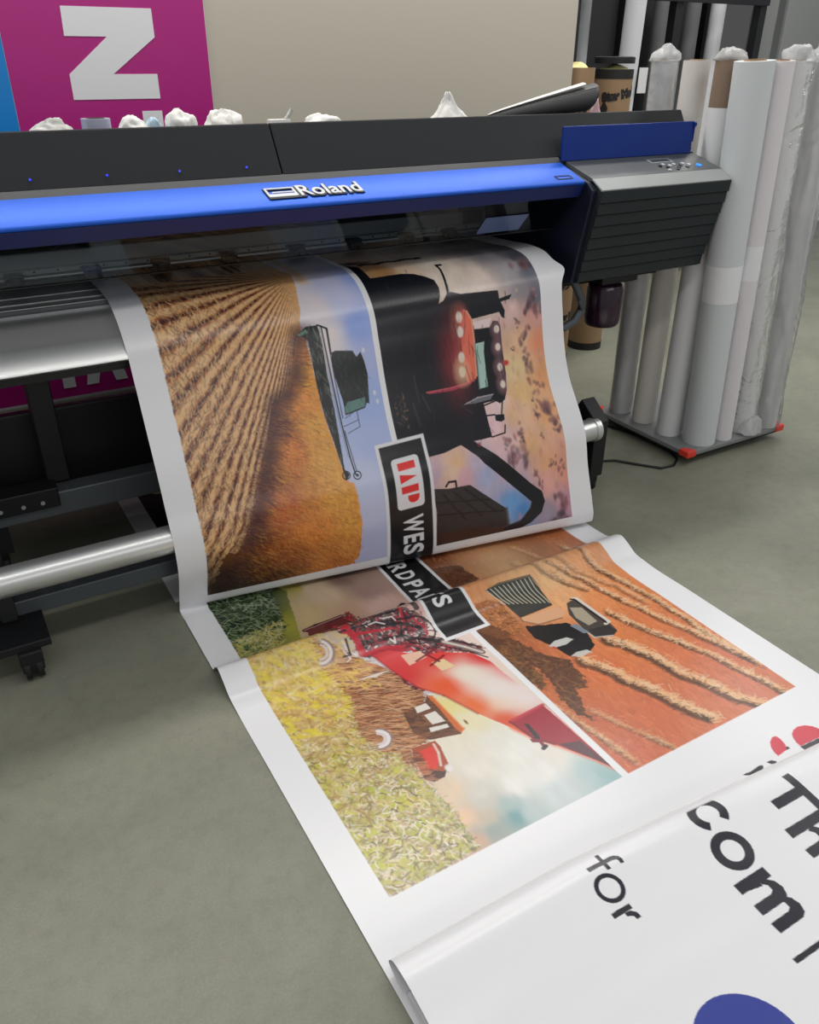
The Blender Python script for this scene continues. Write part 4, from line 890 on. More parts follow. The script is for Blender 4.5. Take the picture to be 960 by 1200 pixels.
    c.fill(A['ll_boomL'], (96, 30, 42), .95, wob=.006); c.line(A['ll_boomL'][:4], .016, (40, 28, 36), .9); c.line(A['ll_boomL2'], .004, (120, 30, 46)); c.line([A['ll_boomL'][0], A['ll_boomL'][3]], .004, (220, 150, 150), .6)
    c.fill(A['ll_blob'], (70, 44, 48), .9, wob=.008); c.scatter(A['ll_blob'], 50, .5, 1.2, .01, .03, .005, [(190, 180, 178), (30, 24, 28), (150, 60, 60)], .8, 81)
    c.fill(A['ll_cyl'], (226, 216, 206), .8, wob=.005); c.line(A['ll_cyl'][:3], .004, (120, 84, 64), .6)
    for k_, w_, p_ in SPRAYER_BARS: c.line(p_, w_, {'K': (30, 24, 30), 'R': (190, 40, 54), 'G': (226, 214, 208)}[k_], .9)
    bm = A['ll_beam']; c.fill_field(bm, [((2.15, .86), (196, 50, 60)), ((2.3, .93), (206, 60, 60)), ((2.3, 1.08), (214, 60, 54)), ((2.42, 1.02), (224, 90, 50)), ((2.40, 1.10), (252, 236, 214)), ((2.50, 1.14), (250, 240, 232)), ((2.55, 1.12), (240, 190, 150)), ((2.55, 1.20), (236, 214, 214)), ((2.52, 1.06), (230, 110, 56)), ((2.62, 1.10), (214, 84, 50)), ((2.36, 1.18), (212, 60, 60)), ((2.46, 1.2), (222, 120, 116)), ((2.22, 1.0), (210, 70, 70))], power=3.6, jitter=.01, cell=14, seed=82)
    c.disc(A['ll_glow'][0], .10, .045, (255, 246, 232), .85, .9, .25); c.disc(A['ll_glow2'][0], .09, .04, (252, 240, 236), .75, .9, .25)
    c.line(bm[-4:]+bm[:1], .010, (150, 30, 44), .5); c.line(bm[10:15], .012, (226, 96, 44), .8, .006)
    c.fill(A['ll_pale1'], (236, 196, 170), .9); c.fill(A['ll_pale2'], (246, 222, 170), .9)
    for k in ('ll_x1', 'll_x2', 'll_x3'): c.line(A[k], .008, (120, 26, 40), .9)
    c.line(A['ll_arm1'], .022, (120, 100, 96), .95); c.line(A['ll_arm1'], .010, (214, 200, 192), .8); c.line(A['ll_arm2'], .008, (50, 36, 40), .9); c.line([(s+.03, x) for s, x in A['ll_arm1']], .006, (60, 36, 40), .9)
    c.fill(A['ll_end'], (156, 36, 54)); c.line(A['ll_end'][:2], .012, (186, 50, 66), .9); c.fill(A['ll_end2'], (84, 40, 50)); c.line([A['ll_end'][0], A['ll_end'][-1], A['ll_end'][-2]], .007, (120, 26, 44), .9)
    c.fill(A['ll_stick'], (52, 38, 42)); c.fill(A['ll_hook'], (130, 40, 62)); c.line(A['ll_hook'][2:4], .012, (54, 40, 44))
    # orange tractor
    c.fill(A['ll_cab'], (112, 74, 54)); c.scatter(A['ll_cab'], 90, 1.1, .4, .012, .04, .004, [(70, 48, 38), (156, 100, 70), (60, 44, 36)], .7, 83)
    c.fill(A['ll_cabroof'], (206, 108, 56)); c.line(A['ll_cabroof'][1:3], .005, (236, 150, 90), .8)
    for k in ('ll_w1', 'll_w2', 'll_w3'): c.fill(A[k], (240, 234, 224), .95)
    c.fill(A['ll_hoodr'], (168, 78, 50)); c.fill(A['ll_redtop'], (216, 58, 44)); c.line(A['ll_hoodhi'], .007, (246, 214, 204), .9); c.fill(A['ll_hooddk'], (54, 36, 30), .9, wob=.004); c.disc(A['ll_hooddk'][3], .012, .010, (235, 230, 226))
    c.line(A['ll_hoodr'][2:5], .004, (246, 236, 226), .9); c.scatter(A['ll_hoodr'][-3:]+A['ll_hoodr'][:1], 60, 1.15, .2, .015, .04, .003, [(70, 44, 36), (200, 130, 90)], .7, 84)
    c.disc(A['ll_dot'][0], .010, .004, (130, 96, 60))
    # ================= lower right: straw rows, baler
    LR = [(1.615, 1.242), (1.615, 1.900), (2.93, 1.900), (2.93, 1.242)]
    c.k = 1.12; c.fill_field(LR, A['lr_c'], jitter=.03, cell=12, seed=91, jc=(30, 8))
    c.texture(LR, (16, 6), .13, 4, 92, .7)
    fd = lambda s, x: .12
    c.scatter(LR, 1800, .05, .5, .008, .024, .003, [(224, 150, 100), (236, 172, 124), (150, 78, 48), (170, 92, 58)], .4, 93)
    for k in range(10):
        p = A['lr_row%d' % k]; w = [.020, .026, .022, .036, .036, .026, .022, .014, .012, .024][k]; stg = [.8, .9, .9, 1, 1, .55, .6, .4, .35, .4][k]
        r2 = np.random.default_rng(200+k)
        P = np.array(p); seg = np.linspace(0, len(P)-1, 90); ii = np.minimum(seg.astype(int), len(P)-2); u = (seg-ii)[:, None]; L = P[ii]*(1-u)+P[ii+1]*u
        L[:, 1] += (np.convolve(r2.normal(size=98), np.ones(9)/9, 'valid'))*w*.35
        dark = [(s+.004, x-w*.45) for s, x in L]
        c.line(dark, w*.55, (92, 58, 40), .55*stg, .008); c.line([(s, x+w*.1) for s, x in L], w*.6, (214, 156, 108), .55*stg, .008)
        for _ in range(int(520*stg)):
            s, x = L[r2.integers(len(L))]; e = r2.normal()
            o = (s+r2.normal()*.012, x+e*w*.34); an = r2.normal()*.9+.9; l = r2.uniform(.006, .016)
            up = e > -.25
            cc = [(240, 200, 158), (226, 172, 122), (248, 214, 176)][r2.integers(3)] if up else [(76, 50, 38), (110, 70, 46), (60, 42, 34)][r2.integers(3)]
            c.dab((o[0]-l*math.cos(an), o[1]-l*math.sin(an)), (o[0]+l*math.cos(an), o[1]+l*math.sin(an)), .0034, cc, .6*stg, .0012)
    for o_, rs_, rx_ in (((1.93, 1.62), .13, .12), ((2.0, 1.56), .12, .06), ((1.88, 1.52), .1, .08)): c.disc(o_, rs_, rx_, (226, 184, 136), .35, .95)
    c.fill(A['lr_sh2'], (96, 62, 36), .9, wob=.012); c.fill(A['lr_sh1'], (84, 54, 36), .92, wob=.012)
    for k in ('lr_sh1', 'lr_sh2'): c.scatter(A[k], 300, .8, .8, .012, .036, .0036, [(60, 40, 28), (130, 90, 54), (150, 100, 58), (70, 48, 34)], .55, 94)
    for k, col in (('lr_bale1', (92, 54, 32)), ('lr_bale2', (170, 104, 58))):
        c.fill(A[k], col, 1, wob=.010); c.scatter(A[k], 420, .8, .9, .008, .024, .003, [(60, 36, 24), (206, 140, 86), (120, 72, 42)] if k == 'lr_bale2' else [(60, 36, 24), (130, 82, 48), (104, 62, 36)], .6, 95)
    c.fill(A['lr_bale2s'], (76, 46, 34), .8, wob=.008)
    c.fill([(2.235, 1.245), (2.235, 1.30), (2.31, 1.33), (2.34, 1.26), (2.27, 1.242)], (86, 52, 34), .75, wob=.012)
    c.fill(A['lr_baler'], (52, 52, 48)); c.fill(A['lr_balertop'], (86, 82, 68), .9)
    for k in range(11): c.line(A['lr_st%d' % k], .0042, (188, 184, 160), .85)
    c.fill(A['lr_beige'], (206, 156, 120)); c.line(A['lr_beige'][3:]+A['lr_beige'][:1], .006, (120, 84, 62), .8)
    c.fill(A['lr_dark'], (26, 23, 24), 1, wob=.004); c.fill(A['lr_cab'], (70, 64, 58)); c.fill(A['lr_cabg'], (160, 150, 130)); c.line(A['lr_roof'], .012, (206, 196, 184)); c.line([(s, x-.012) for s, x in A['lr_roof'][:3]], .008, (40, 36, 34)); c.fill(A['lr_cabd'], (44, 40, 40), .9, wob=.004); c.line(A['lr_cab'][4:7], .006, (190, 184, 176), .8)
    c.fill(A['lr_blue'], (120, 128, 140)); c.fill(A['lr_wh1'], (188, 186, 182)); c.fill(A['lr_wh2'], (190, 186, 180)); c.disc(A['lr_wh1'][5], .008, .006, (190, 80, 60))
    # white separators of the lower pictures
    j0 = int((1.2225-XL)/D); j1 = int((1.2415-XL)/D); i0 = int((1.60-c.s0)/D)
    c.img[i0:, j0:j1+1] = WHITE; c.img[i0:, :int((XA-XL)/D)] = WHITE; c.img[i0:, int((1.900-XL)/D)+1:] = WHITE
    c.img[int((2.932-c.s0)/D):] = WHITE
    # ================= lettered bar, white border then black, in its upper and lower length
    c.k = 1.2
    WH = (232, 232, 234); BK = (24, 24, 26)
    for (sa, sb, xa, xb, xa2, xb2) in ((1.128, 1.60, 1.164, 1.352, 1.164, 1.352), (1.60, 2.240, 1.146, 1.306, 1.128, 1.300)):
        c.fill([(sa, xa), (sa, xb), (sb, xb2), (sb, xa2)], WH)
        a_ = sa+(.012 if sa < 1.5 else 0); b_ = sb-(.014 if sb > 2 else 0)
        c.fill([(a_, xa+.012), (a_, xb-.012), (b_, xb2-.012), (b_, xa2+.012)], BK)
    lw = A['lg_white']; s0, s1, x0, x1 = 1.190, 1.372, 1.208, 1.312
    rr = .014
    pts = []
    for cs, cx, a0 in ((s0+rr, x0+rr, PI), (s1-rr, x0+rr, 1.5*PI), (s1-rr, x1-rr, 0), (s0+rr, x1-rr, .5*PI)):
        pts += [(cs+rr*math.cos(a0+PI/2*i/5), cx+rr*math.sin(a0+PI/2*i/5)) for i in range(6)]
    c.fill(pts, WH)
    RD = (216, 48, 44); b0, b1 = 1.228, 1.294
    c.fill([(1.207, b0), (1.207, b1), (1.234, b1), (1.234, b0)], RD)
    c.fill([(1.246, b0), (1.262, b1), (1.279, b0)], RD)
    c.fill([(1.290, b0), (1.290, b1), (1.316, b1), (1.316, b0)], RD)
    c.fill([(1.325, b0+.022), (1.325, b1), (1.336, b1)]+[(1.336+.018*math.sin(t), (b1+b0+.022)/2+(b1-b0-.022)/2*math.cos(t)) for t in np.linspace(.2, PI-.05, 9)]+[(1.332, b0+.022)], RD)
    LT = (226, 226, 228)
    for ch, a_, b_, x0, x1 in (('W', 1.402, 1.468, 1.226, 1.303), ('E', 1.475, 1.508, 1.226, 1.303), ('S', 1.515, 1.556, 1.226, 1.303),
                               ('A', 1.69, 1.745, 1.176, 1.242), ('R', 1.752, 1.800, 1.174, 1.242), ('D', 1.812, 1.857, 1.172, 1.240), ('P', 1.876, 1.916, 1.168, 1.236), ('A', 1.922, 1.972, 1.166, 1.234), ('R', 1.980, 2.016, 1.164, 1.232), ('T', 2.022, 2.058, 1.164, 1.230), ('S', 2.066, 2.106, 1.172, 1.240)):
        c.glyph(ch, a_, b_, x0, x1, LT, .028)
    # red and black marks further down, partly under the folded sheet
    c.k = 1.06
    for k, col in (('mk_red1', (206, 50, 72)), ('mk_red2', (206, 50, 72)), ('mk_blk1', (30, 30, 38)), ('mk_blk2', (30, 30, 38)), ('mk_blk3', (30, 30, 38)), ('mk_blk4', (30, 30, 38))): c.fill(A[k], col)
    c.img = np.clip(c.img, .005, .85)
    # mesh rows: coarse over blank lengths
    head = np.arange(0, c.s0-1e-6, .01); tail = np.arange(c.S[-1]+.01, S_END, .01)
    ss = np.concatenate([head, c.S, tail])
    wrow = lambda n: np.zeros((n, c.m, 3))+WHITE
    top = np.repeat(c.img[:1], len(head), 0)
    return c.X, ss, np.concatenate([top, c.img, wrow(len(tail))], 0)
# sheet: coarse where blank, fine where printed
def build_sheet():
    xs, ss, col = sheet_art()
    o = grid_object('printed_banner', ss, xs, sheet_point, col, M_sheet)
    return tag(o, 'long sheet of harvest photographs hanging from the printer and running out across the floor', 'banner')
sheet = build_sheet()
# ------------------------------------------------------------------ second white sheet, loosely rolled flat, lying on the first
FOLD = [(-.2,.026),(.4,.027),(.70,.029),(.768,.030),(.790,.024),(.775,.016),(.70,.013),(.3,.012),(-.2,.013),(-.235,.011),(-.2,.0085),(.3,.008),(.7,.008),(.828,.011),(.858,.030),(.845,.050),(.805,.060),(.73,.055),(.65,.042),(.56,.036),(.40,.044),(.25,.045),(-.2,.044)]
FXL, FXR = .462, 2.02
_ft = np.linspace(0, len(FOLD)-1, 5000); _fp = spline(FOLD, _ft); _fs = np.concatenate([[0], np.cumsum(np.linalg.norm(np.diff(_fp, axis=0), axis=1))])
_top = _ft > 15.5
def fold_s(y): return np.interp(-np.asarray(y, float), -_fp[_top, 0], _fs[_top])
def fold_skew(x): return -.068*np.maximum(np.asarray(x)-.92, 0)
def fold_point(s, x):
    t = np.interp(s, _fs, _ft); q = spline(FOLD, t)
    wave = .006*np.exp(-((q[:, 0]-.62)/.07)**2)*np.sin((x-.5)*3.2)*(t > 16)
    return np.stack([x, q[:, 0]+fold_skew(x), q[:, 1]+wave], 1)
def folded_art():
    s0 = float(fold_s(.850)); s1 = float(fold_s(.22))
    c = Canvas(s0, s1, FXL, FXR, .0018, WHITE); c.k = 1.0
    INK = (30, 31, 42); P = lambda x, y: (float(fold_s(y-float(fold_skew(x)))), x)
    poly = lambda pts, col=INK: c.fill([P(*p) for p in pts], col)
    def ell(cx, cy, rx, ry, a0=0, a1=2*PI, n=40): return [(cx+rx*math.sin(a0+(a1-a0)*i/n), cy-ry*math.cos(a0+(a1-a0)*i/n)) for i in range(n+1)]
    def ringp(cx, cy, rx, ry, tx, ty, a0=0, a1=2*PI): poly(ell(cx, cy, rx, ry, a0, a1)+ell(cx, cy, rx-tx, ry-ty, a0, a1)[::-1])
    # for
    poly([(.926,.806),(.926,.795),(.993,.793),(.993,.804)]); poly(ell(.990,.786,.0185,.018,PI*.5-.1,PI*.5+PI*.62)[0:0] or [(.990,.804),(1.001,.802),(1.010,.795),(1.012,.786),(1.010,.776),(1.000,.778),(1.002,.785),(1.0,.790),(.990,.793)])
    poly([(.964,.822),(.974,.822),(.974,.779),(.964,.779)])
    ringp(.940,.746,.034,.0335,.0105,.0105)
    poly([(.903,.701),(.903,.689),(.953,.689),(.953,.701)]); poly([(.930,.690),(.945,.688),(.955,.679),(.957,.667),(.945,.667),(.943,.676),(.930,.682)])
    # com
    ringp(1.272,.776,.050,.046,.023,.021,.62,2*PI-.62)
    ringp(1.247,.681,.050,.047,.023,.021)
    poly([(1.182,.622),(1.182,.597),(1.276,.597),(1.276,.622)])
    def arch(y0):
        return [(1.243,y0),(1.256,y0-.004),(1.272,y0-.018),(1.277,y0-.036),(1.270,y0-.053),(1.256,y0-.060),(1.184,y0-.060),(1.184,y0-.035),(1.240,y0-.035),(1.250,y0-.030),(1.250,y0-.018),(1.240,y0-.010)]
    poly(arch(.604)); poly(arch(.560))
    poly([(1.215,.624),(1.240,.600),(1.240,.590),(1.200,.597)])
    # Th
    poly([(1.430,.727),(1.430,.702),(1.525,.700),(1.525,.725)]); poly([(1.517,.763),(1.541,.763),(1.541,.652),(1.517,.652)])
    poly([(1.398,.660),(1.398,.636),(1.520,.634),(1.520,.658)]); poly([(1.455,.636),(1.470,.634),(1.482,.622),(1.487,.606),(1.480,.590),(1.464,.580),(1.398,.580),(1.398,.604),(1.448,.604),(1.458,.610),(1.458,.622),(1.448,.632)])
    ringp(1.447,.530,.047,.040,.022,.019)
    # next word
    poly([(1.155,.452),(1.155,.440),(1.262,.438),(1.262,.450)])
    c.fill([P(*p) for p in ell(.945,.372,.105,.108)], (54, 66, 152))
    # tails of letters at the fold
    poly([(.972,.838),(.985,.838),(.985,.828),(.974,.829)])
    poly([(1.228,.834),(1.262,.832),(1.256,.826),(1.236,.827)])
    head = np.arange(0, s0-.002, .006); tail = np.arange(c.S[-1]+.01, _fs[-1], .01)
    W = lambda n: np.zeros((n, c.m, 3))+WHITE
    return c.X, np.concatenate([head, c.S, tail]), np.concatenate([W(len(head)), c.img, W(len(tail))], 0)
_x, _s, _c = folded_art()
tag(grid_object('folded_banner', _s, _x, fold_point, _c, M_sheet), 'white sheet with bold black lettering and blue disc, folded over at the front', 'banner')
# ------------------------------------------------------------------ things on and around the printer
def crumple(name, cx, cy, z0, sx, sy, sz, m, seed, ridges=1.0, lean=0.0, parent=None, n=48, tip=0.0):
    """a bunched cloth or paper lump standing on z0: a dome with soft folds running down it"""
    vs = []; fs = []; k = n//2; off = Vector((seed*7.3, seed*3.1, seed*1.7))
    for j in range(k+1):
        v = PI*j/k
        for i in range(n):
            u = 2*PI*i/n; d = Vector((math.sin(v)*math.cos(u), math.sin(v)*math.sin(u), math.cos(v)))
            fold = 1-abs(noise.noise(Vector((d.x*2.1, d.y*2.1, d.z*.9))+off))*2
            f = .80+.22*noise.noise(d*1.3+off)+ridges*(.13*fold+.03*(1-2*abs(noise.noise(d*4.2+off))))+.012*noise.noise(d*10+off)
            w = 1-tip*max(d.z, 0)**.7
            z = d.z*f if d.z > 0 else d.z*.18
            vs.append((cx+d.x*f*w*sx+lean*max(z, 0)*sx, cy+d.y*f*w*sy, z0+(z+.18)/1.18*sz))
    for j in range(k):
        for i in range(n): fs.append((j*n+i, j*n+(i+1) % n, (j+1)*n+(i+1) % n, (j+1)*n+i))
    mb = MB(); mb.add(vs, fs); o = mb.build(name, m, parent, smooth='all'); return o
M_rag = mat('white rag', srgb(226, 224, 218), .85, bump=.3, bscale=60)
M_rag2 = mat('pale grey rag', srgb(196, 196, 190), .85, bump=.3, bscale=60)
M_ragb = mat('pale blue rag', srgb(176, 200, 214), .85, bump=.3, bscale=60)
M_pink = mat('pink tissue', srgb(226, 186, 192), .8)
ZT = 1.4015
tag(crumple('cleaning_rag', 0.402, 2.645, ZT, 0.076, .05, 0.052, M_rag2, 1), 'flat grey-white rag at the left end of the printer top', 'rag', 'rags on the printer top')
tag(crumple('cleaning_rag', 0.622, 2.650, ZT, 0.052, .05, 0.054, M_rag, 2), 'small white rag beside the tape roll on the printer top', 'rag', 'rags on the printer top')
tag(crumple('cleaning_rag', 0.680, 2.635, ZT, 0.027, .04, 0.052, M_ragb, 3), 'pale blue rag wedged between two white rags', 'rag', 'rags on the printer top')
tag(crumple('cleaning_rag', 0.766, 2.650, ZT, 0.052, .055, 0.070, M_rag, 4), 'tallest rounded white rag in front of the magenta banner', 'rag', 'rags on the printer top')
tag(crumple('cleaning_rag', 0.898, 2.650, ZT, 0.059, .05, 0.063, M_rag, 5, 1.5), 'wrinkled white rag just right of the magenta banner edge', 'rag', 'rags on the printer top')
tag(crumple('cleaning_rag', 1.225, 2.650, ZT, 0.071, .05, 0.047, M_rag, 7), 'low white rag above the seam in the printer top', 'rag', 'rags on the printer top')
tag(crumple('cleaning_rag', 1.720, 2.650, ZT, 0.085, .05, 0.106, M_rag, 13, 1.3, -.2, tip=.75), 'pointed white rag standing alone in front of the beige partition', 'rag', 'rags on the printer top')
tag(crumple('tissue', 2.400, 2.665, ZT, 0.028, .03, 0.074, M_pink, 9, tip=.5), 'crumpled pink tissue beside the black vinyl offcut', 'tissue')
tr = thing('tape_roll', 'roll of clear tape with bluish rim lying on the printer top among rags', 'tape roll', (.520, 2.645, ZT))
MB().pipe((.520, 2.645, ZT), (.520, 2.645, ZT+.048), .040, .027, 28).build('tape', mat('tape', srgb(176, 178, 200), .25), tr, smooth=True)
MB().pipe((.520, 2.645, ZT+.001), (.520, 2.645, ZT+.049), .027, .023, 28).build('core', mat('tape core', srgb(96, 90, 84), .6), tr, smooth=True)
sc_ = thing('scraper', 'small white scraper with round-ended handle on the printer top', 'scraper', (1.08, 2.64, ZT))
MB().prism([(2.62, ZT), (2.66, ZT), (2.655, ZT+.032), (2.63, ZT+.032)], 1.038, 1.108).build('blade', M_rag, sc_, bevel=.002)
MB().tube([(1.095, 2.64, ZT+.030), (1.104, 2.64, ZT+.038), (1.112, 2.64, ZT+.050), (1.117, 2.64, ZT+.058)], .007, 10).build('handle', M_rag2, sc_, smooth=True)
# black vinyl offcut curled up at the end
M_vin = mat('matt black vinyl', srgb(58, 58, 58), .5); M_vinw = mat('white backing', srgb(226, 224, 220), .5)
vo = thing('vinyl_offcut', 'curled black vinyl offcut with white backing lying at the right end of the printer top', 'vinyl offcut', (2.1, 2.66, ZT))
# loosely rolled to a cone: thin at the left, open and round at the right
def cone(sgn0, sgn1, r_in, name, m, xs0, xs1):
    vs = []; fs = []; nx, na = 30, 30
    for i in range(nx+1):
        t = i/nx; x = xs0+(xs1-xs0)*t
        r = .012+.036*t**.8+r_in; zc = ZT+.012+.036*t**.8+.026*t**1.3
        for k in range(na+1):
            a_ = sgn0+(sgn1-sgn0)*k/na; vs.append((x+.02*math.sin(a_)*t, 2.64+r*1.15*math.cos(a_), zc+r*math.sin(a_)))
    w = na+1
    for i in range(nx): fs += [(i*w+k, i*w+k+1, (i+1)*w+k+1, (i+1)*w+k) for k in range(na)]
    o = MB().add(vs, fs).build(name, m, vo, smooth='all'); sol = o.modifiers.new('thickness', 'SOLIDIFY'); sol.thickness = .002; return o
cone(PI*.62, PI*2.75, 0, 'vinyl', M_vin, 1.875, 2.335)
cone(PI*.50, PI*.64, .0025, 'backing', M_vinw, 1.87, 2.28)
cone(0, PI*2, -.012, 'inner_wrap', M_vin, 1.98, 2.33)

# ------------------------------------------------------------------ dolly with standing rolls of media
M_deck = mat('grey deck plate', srgb(128, 130, 130), .5, bump=.1, bscale=90)
M_red = mat('red corner bumper', srgb(226, 62, 44), .4)
dl = thing('roll_dolly', 'flat grey wheeled dolly with red corner bumpers carrying upright media rolls', 'dolly', (2.9, 2.4, 0))
DX0, DX1, DY0, DY1 = 2.742, 3.385, 2.205, 2.83
MB().box(DX0, DX1, DY0, DY1, .046, .066).build('deck', M_deck, dl, bevel=.003)
MB().box(DX0+.015, DX1-.015, DY0+.015, DY1-.015, .030, .0458).build('frame', M_blk, dl)
for x in (DX0, DX1):
    for y in (DY0, DY1):
        sx = 1 if x == DX0 else -1; sy = 1 if y == DY0 else -1
        q = [(x-sx*.005, y-sy*.005), (x+sx*.05, y-sy*.005), (x+sx*.05, y+sy*.02), (x+sx*.02, y+sy*.05), (x-sx*.005, y+sy*.05)]
        MB().slab(q, (0, 0, .042), (1, 0, 0), (0, 1, 0), .030).build('corner_bumper', M_red, dl, bevel=.004)
        c_ = MB().box(x+sx*.09-.02, x+sx*.09+.02, y+sy*.08-.02, y+sy*.08+.02, .024, .031).build('caster', M_blk, dl)
        MB().cyl((x+sx*.09-.011, y+sy*.08, .0145), (x+sx*.09+.011, y+sy*.08, .0145), .0145, n=20).build('wheel', M_rub, c_, smooth=True)
M_paper = mat('white paper wrap', srgb(222, 222, 222), .55, var=.02, vscale=3)
M_paper2 = mat('cool grey-white wrap', srgb(206, 211, 212), .45, var=.02, vscale=3)
M_paper3 = mat('cream wrap', srgb(216, 211, 204), .6)
M_pinkw = mat('faint pink-white wrap', srgb(224, 218, 221), .5)
M_kraft = mat('brown kraft wrap', srgb(132, 112, 94), .7, var=.06, vscale=4)
M_core = mat('cardboard core', srgb(160, 130, 98), .8)
M_tape = mat('white tape band', srgb(232, 233, 235), .35)
M_film = glassy('clear plastic sleeve', (.99, .99, .99, 1), .02, .14, bump=1.0, bscale=11, white=.12, fres=.8)
M_film2 = glassy('bunched clear plastic', (.98, .985, .985, 1), .04, .14, bump=.6, bscale=26, white=.30, fres=.6)
def lean_cyl(mb, a, b, r, n=28): return mb.cyl(a, b, r, n=n)
def film_skin(a, b, r, seed, n=44, rows=90, amp=.012, flare=0):
    a, b = Vector(a), Vector(b); vs = []; fs = []; off = Vector((seed*5.1, seed*2.3, 0))
    for j in range(rows+1):
        t = j/rows; c0 = a.lerp(b, t)
        for i in range(n):
            u = 2*PI*i/n; d = Vector((math.cos(u), math.sin(u), 0))
            p = Vector((d.x*1.3, d.y*1.3, t*5))+off
            tw = 1-2*abs(noise.noise(Vector((d.x*2.2, d.y*2.2, t*8+1.2*d.x))+off))
            rr = r*1.025+amp*max(0, .25+.8*noise.noise(p)+.45*tw)+flare*max(0, 1-t*6)
            vs.append(c0+d*rr)
    for j in range(rows):
        for i in range(n): fs.append((j*n+i, j*n+(i+1) % n, (j+1)*n+(i+1) % n, (j+1)*n+i))
    return MB().add(vs, fs)
def media_roll(label, x, y, r, lean, m, top=1.60, wrap_top=None, band=None, film=None, fin=None, cap=False, z0=.067):
    t = thing('media_roll', label, 'media roll', (x, y, z0), 'upright rolls on the dolly')
    P0 = Vector((x, y, z0)); P1 = Vector((x+lean, y, top)); at_ = lambda z: P0.lerp(P1, (z-z0)/(top-z0))
    if wrap_top:
        MB().pipe(P0, at_(wrap_top[0]), r, r*.55, 32).build('wrap', m, t, smooth=True)
        MB().pipe(at_(wrap_top[0]), P1, r*.99, r*.55, 32).build('top_wrap', wrap_top[1], t, smooth=True)
    else:
        MB().pipe(P0, P1, r, r*.55, 32).build('wrap', m, t, smooth=True)
    MB().pipe(P0+Vector((0, 0, .001)), P1+Vector((0, 0, .004)), r*.55, r*.48, 24).build('core', M_core, t, smooth=True)
    for zb, h in (band or []):
        MB().pipe(at_(zb), at_(zb+h), r*1.012, r*.99, 32).build('tape_band', M_tape, t, smooth=True)
    if fin:
        dx, dy, m2 = fin
        a = at_(z0+.02); b = at_(top-.01); w = Vector((dx, dy, 0)); n_ = Vector((-dy, dx, 0)).normalized()*.0015
        e = Vector((w.x, w.y, 0)).normalized()*r*.98
        MB().add([a+e*.6-n_, a+e+w-n_, b+e+w-n_, b+e*.6-n_, a+e*.6+n_, a+e+w+n_, b+e+w+n_, b+e*.6+n_], [(0, 1, 2, 3), (7, 6, 5, 4), (0, 4, 5, 1), (1, 5, 6, 2), (2, 6, 7, 3), (3, 7, 4, 0)]).build('loose_edge', m2, t)
    if cap: crumple('bunched_top', P1.x, P1.y, top-.005, r*1.15, r*1.15, .05, M_film2, 77, 1.5, parent=t, n=32)
    if film:
        s, amp, scr = film
        MB_ = film_skin(at_(z0+.004), at_(top+.002), r, s, amp=amp, flare=.012 if scr else 0); MB_.build('plastic_sleeve', M_film, t, smooth='all')
        crumple('bunched_top', P1.x, P1.y, top-.01, r*1.3, r*1.3, .07, M_film2, s+20, 1.5, parent=t, n=32)
        if scr: crumple('bunched_bottom', P0.x+scr[0], P0.y+scr[1], z0, r*1.15, r*.85, .10, M_film2, s+30, 1.6, parent=t, n=36)
    return t
media_roll('plastic-sleeved white roll at the rear left of the dolly, nearest the cardboard tubes', 2.835, 2.737, .050, -.024, M_paper, film=(1, .007, None))
media_roll('plain cream roll standing second along the left side of the dolly', 2.846, 2.592, .053, -.006, M_paper3)
media_roll('white roll with brown kraft wrap at its upper end', 2.840, 2.423, .055, -.006, M_paper, wrap_top=(1.44, M_kraft), fin=(.018, -.014, M_paper2), cap=True)
media_roll('slim white roll half hidden behind the thick grey-white roll', 2.962, 2.428, .031, -.034, M_paper2)
media_roll('thickest grey-white roll at the front red corner of the dolly', 2.895, 2.286, .073, -.092, M_paper2, band=[(.72, .15)])
media_roll('slender pinkish-white roll right of the thickest roll', 3.016, 2.256, .043, -.095, M_pinkw, band=[(.80, .14)])
media_roll('plastic-sleeved white roll with bunched film spilling over the dolly edge', 3.168, 2.272, .052, -.143, M_paper, film=(2, .016, (-.01, -.055)))
media_roll('plastic-sleeved roll at the right red corner with loose white edge', 3.318, 2.262, .055, -.134, M_paper, film=(3, .020, None), fin=(.05, .015, M_paper))
media_roll('white roll at the back of the dolly behind the sleeved rolls', 3.16, 2.62, .05, -.05, M_paper2, top=1.57)

# ------------------------------------------------------------------ cardboard tubes at the end of the partition
M_card = mat('brown cardboard', srgb(152, 124, 92), .75, var=.05, vscale=5)
M_foam = mat('yellow foam', srgb(232, 226, 160), .9, bump=.4, bscale=80)
M_ink = mat('black print', srgb(28, 24, 22), .6)
def wrap_poly(cx, cy, r, polys, a0, z0, m, name, par):
    """flat print bent round a tube: polys in metres (along arc, up), a0 the bearing of their origin"""
    mb = MB()
    for p in polys:
        # subdivide edges so that it hugs the curve
        pts = []
        for (u0, v0), (u1, v1) in zip(p, p[1:]+p[:1]):
            k = max(int(abs(u1-u0)/.006), 1); pts += [(u0+(u1-u0)*i/k, v0+(v1-v0)*i/k) for i in range(k)]
        rr = r+.0012
        mb.add([(cx+rr*math.cos(a0+u/r), cy+rr*math.sin(a0+u/r), z0+v) for u, v in pts], [tuple(range(len(pts)))])
    return mb.build(name, m, par)
def wrap_text(cx, cy, r, txt, size, a0, z0, m, name, par, rot=0.0):
    vs, fs = text_mesh(txt, size, bold=.006, res=3)
    cr, sr = math.cos(rot), math.sin(rot); rr = r+.0012
    mb = MB(); mb.add([(cx+rr*math.cos(a0+(u*cr-v*sr)/r), cy+rr*math.sin(a0+(u*cr-v*sr)/r), z0+u*sr+v*cr) for u, v in vs], fs)
    return mb.build(name, m, par)
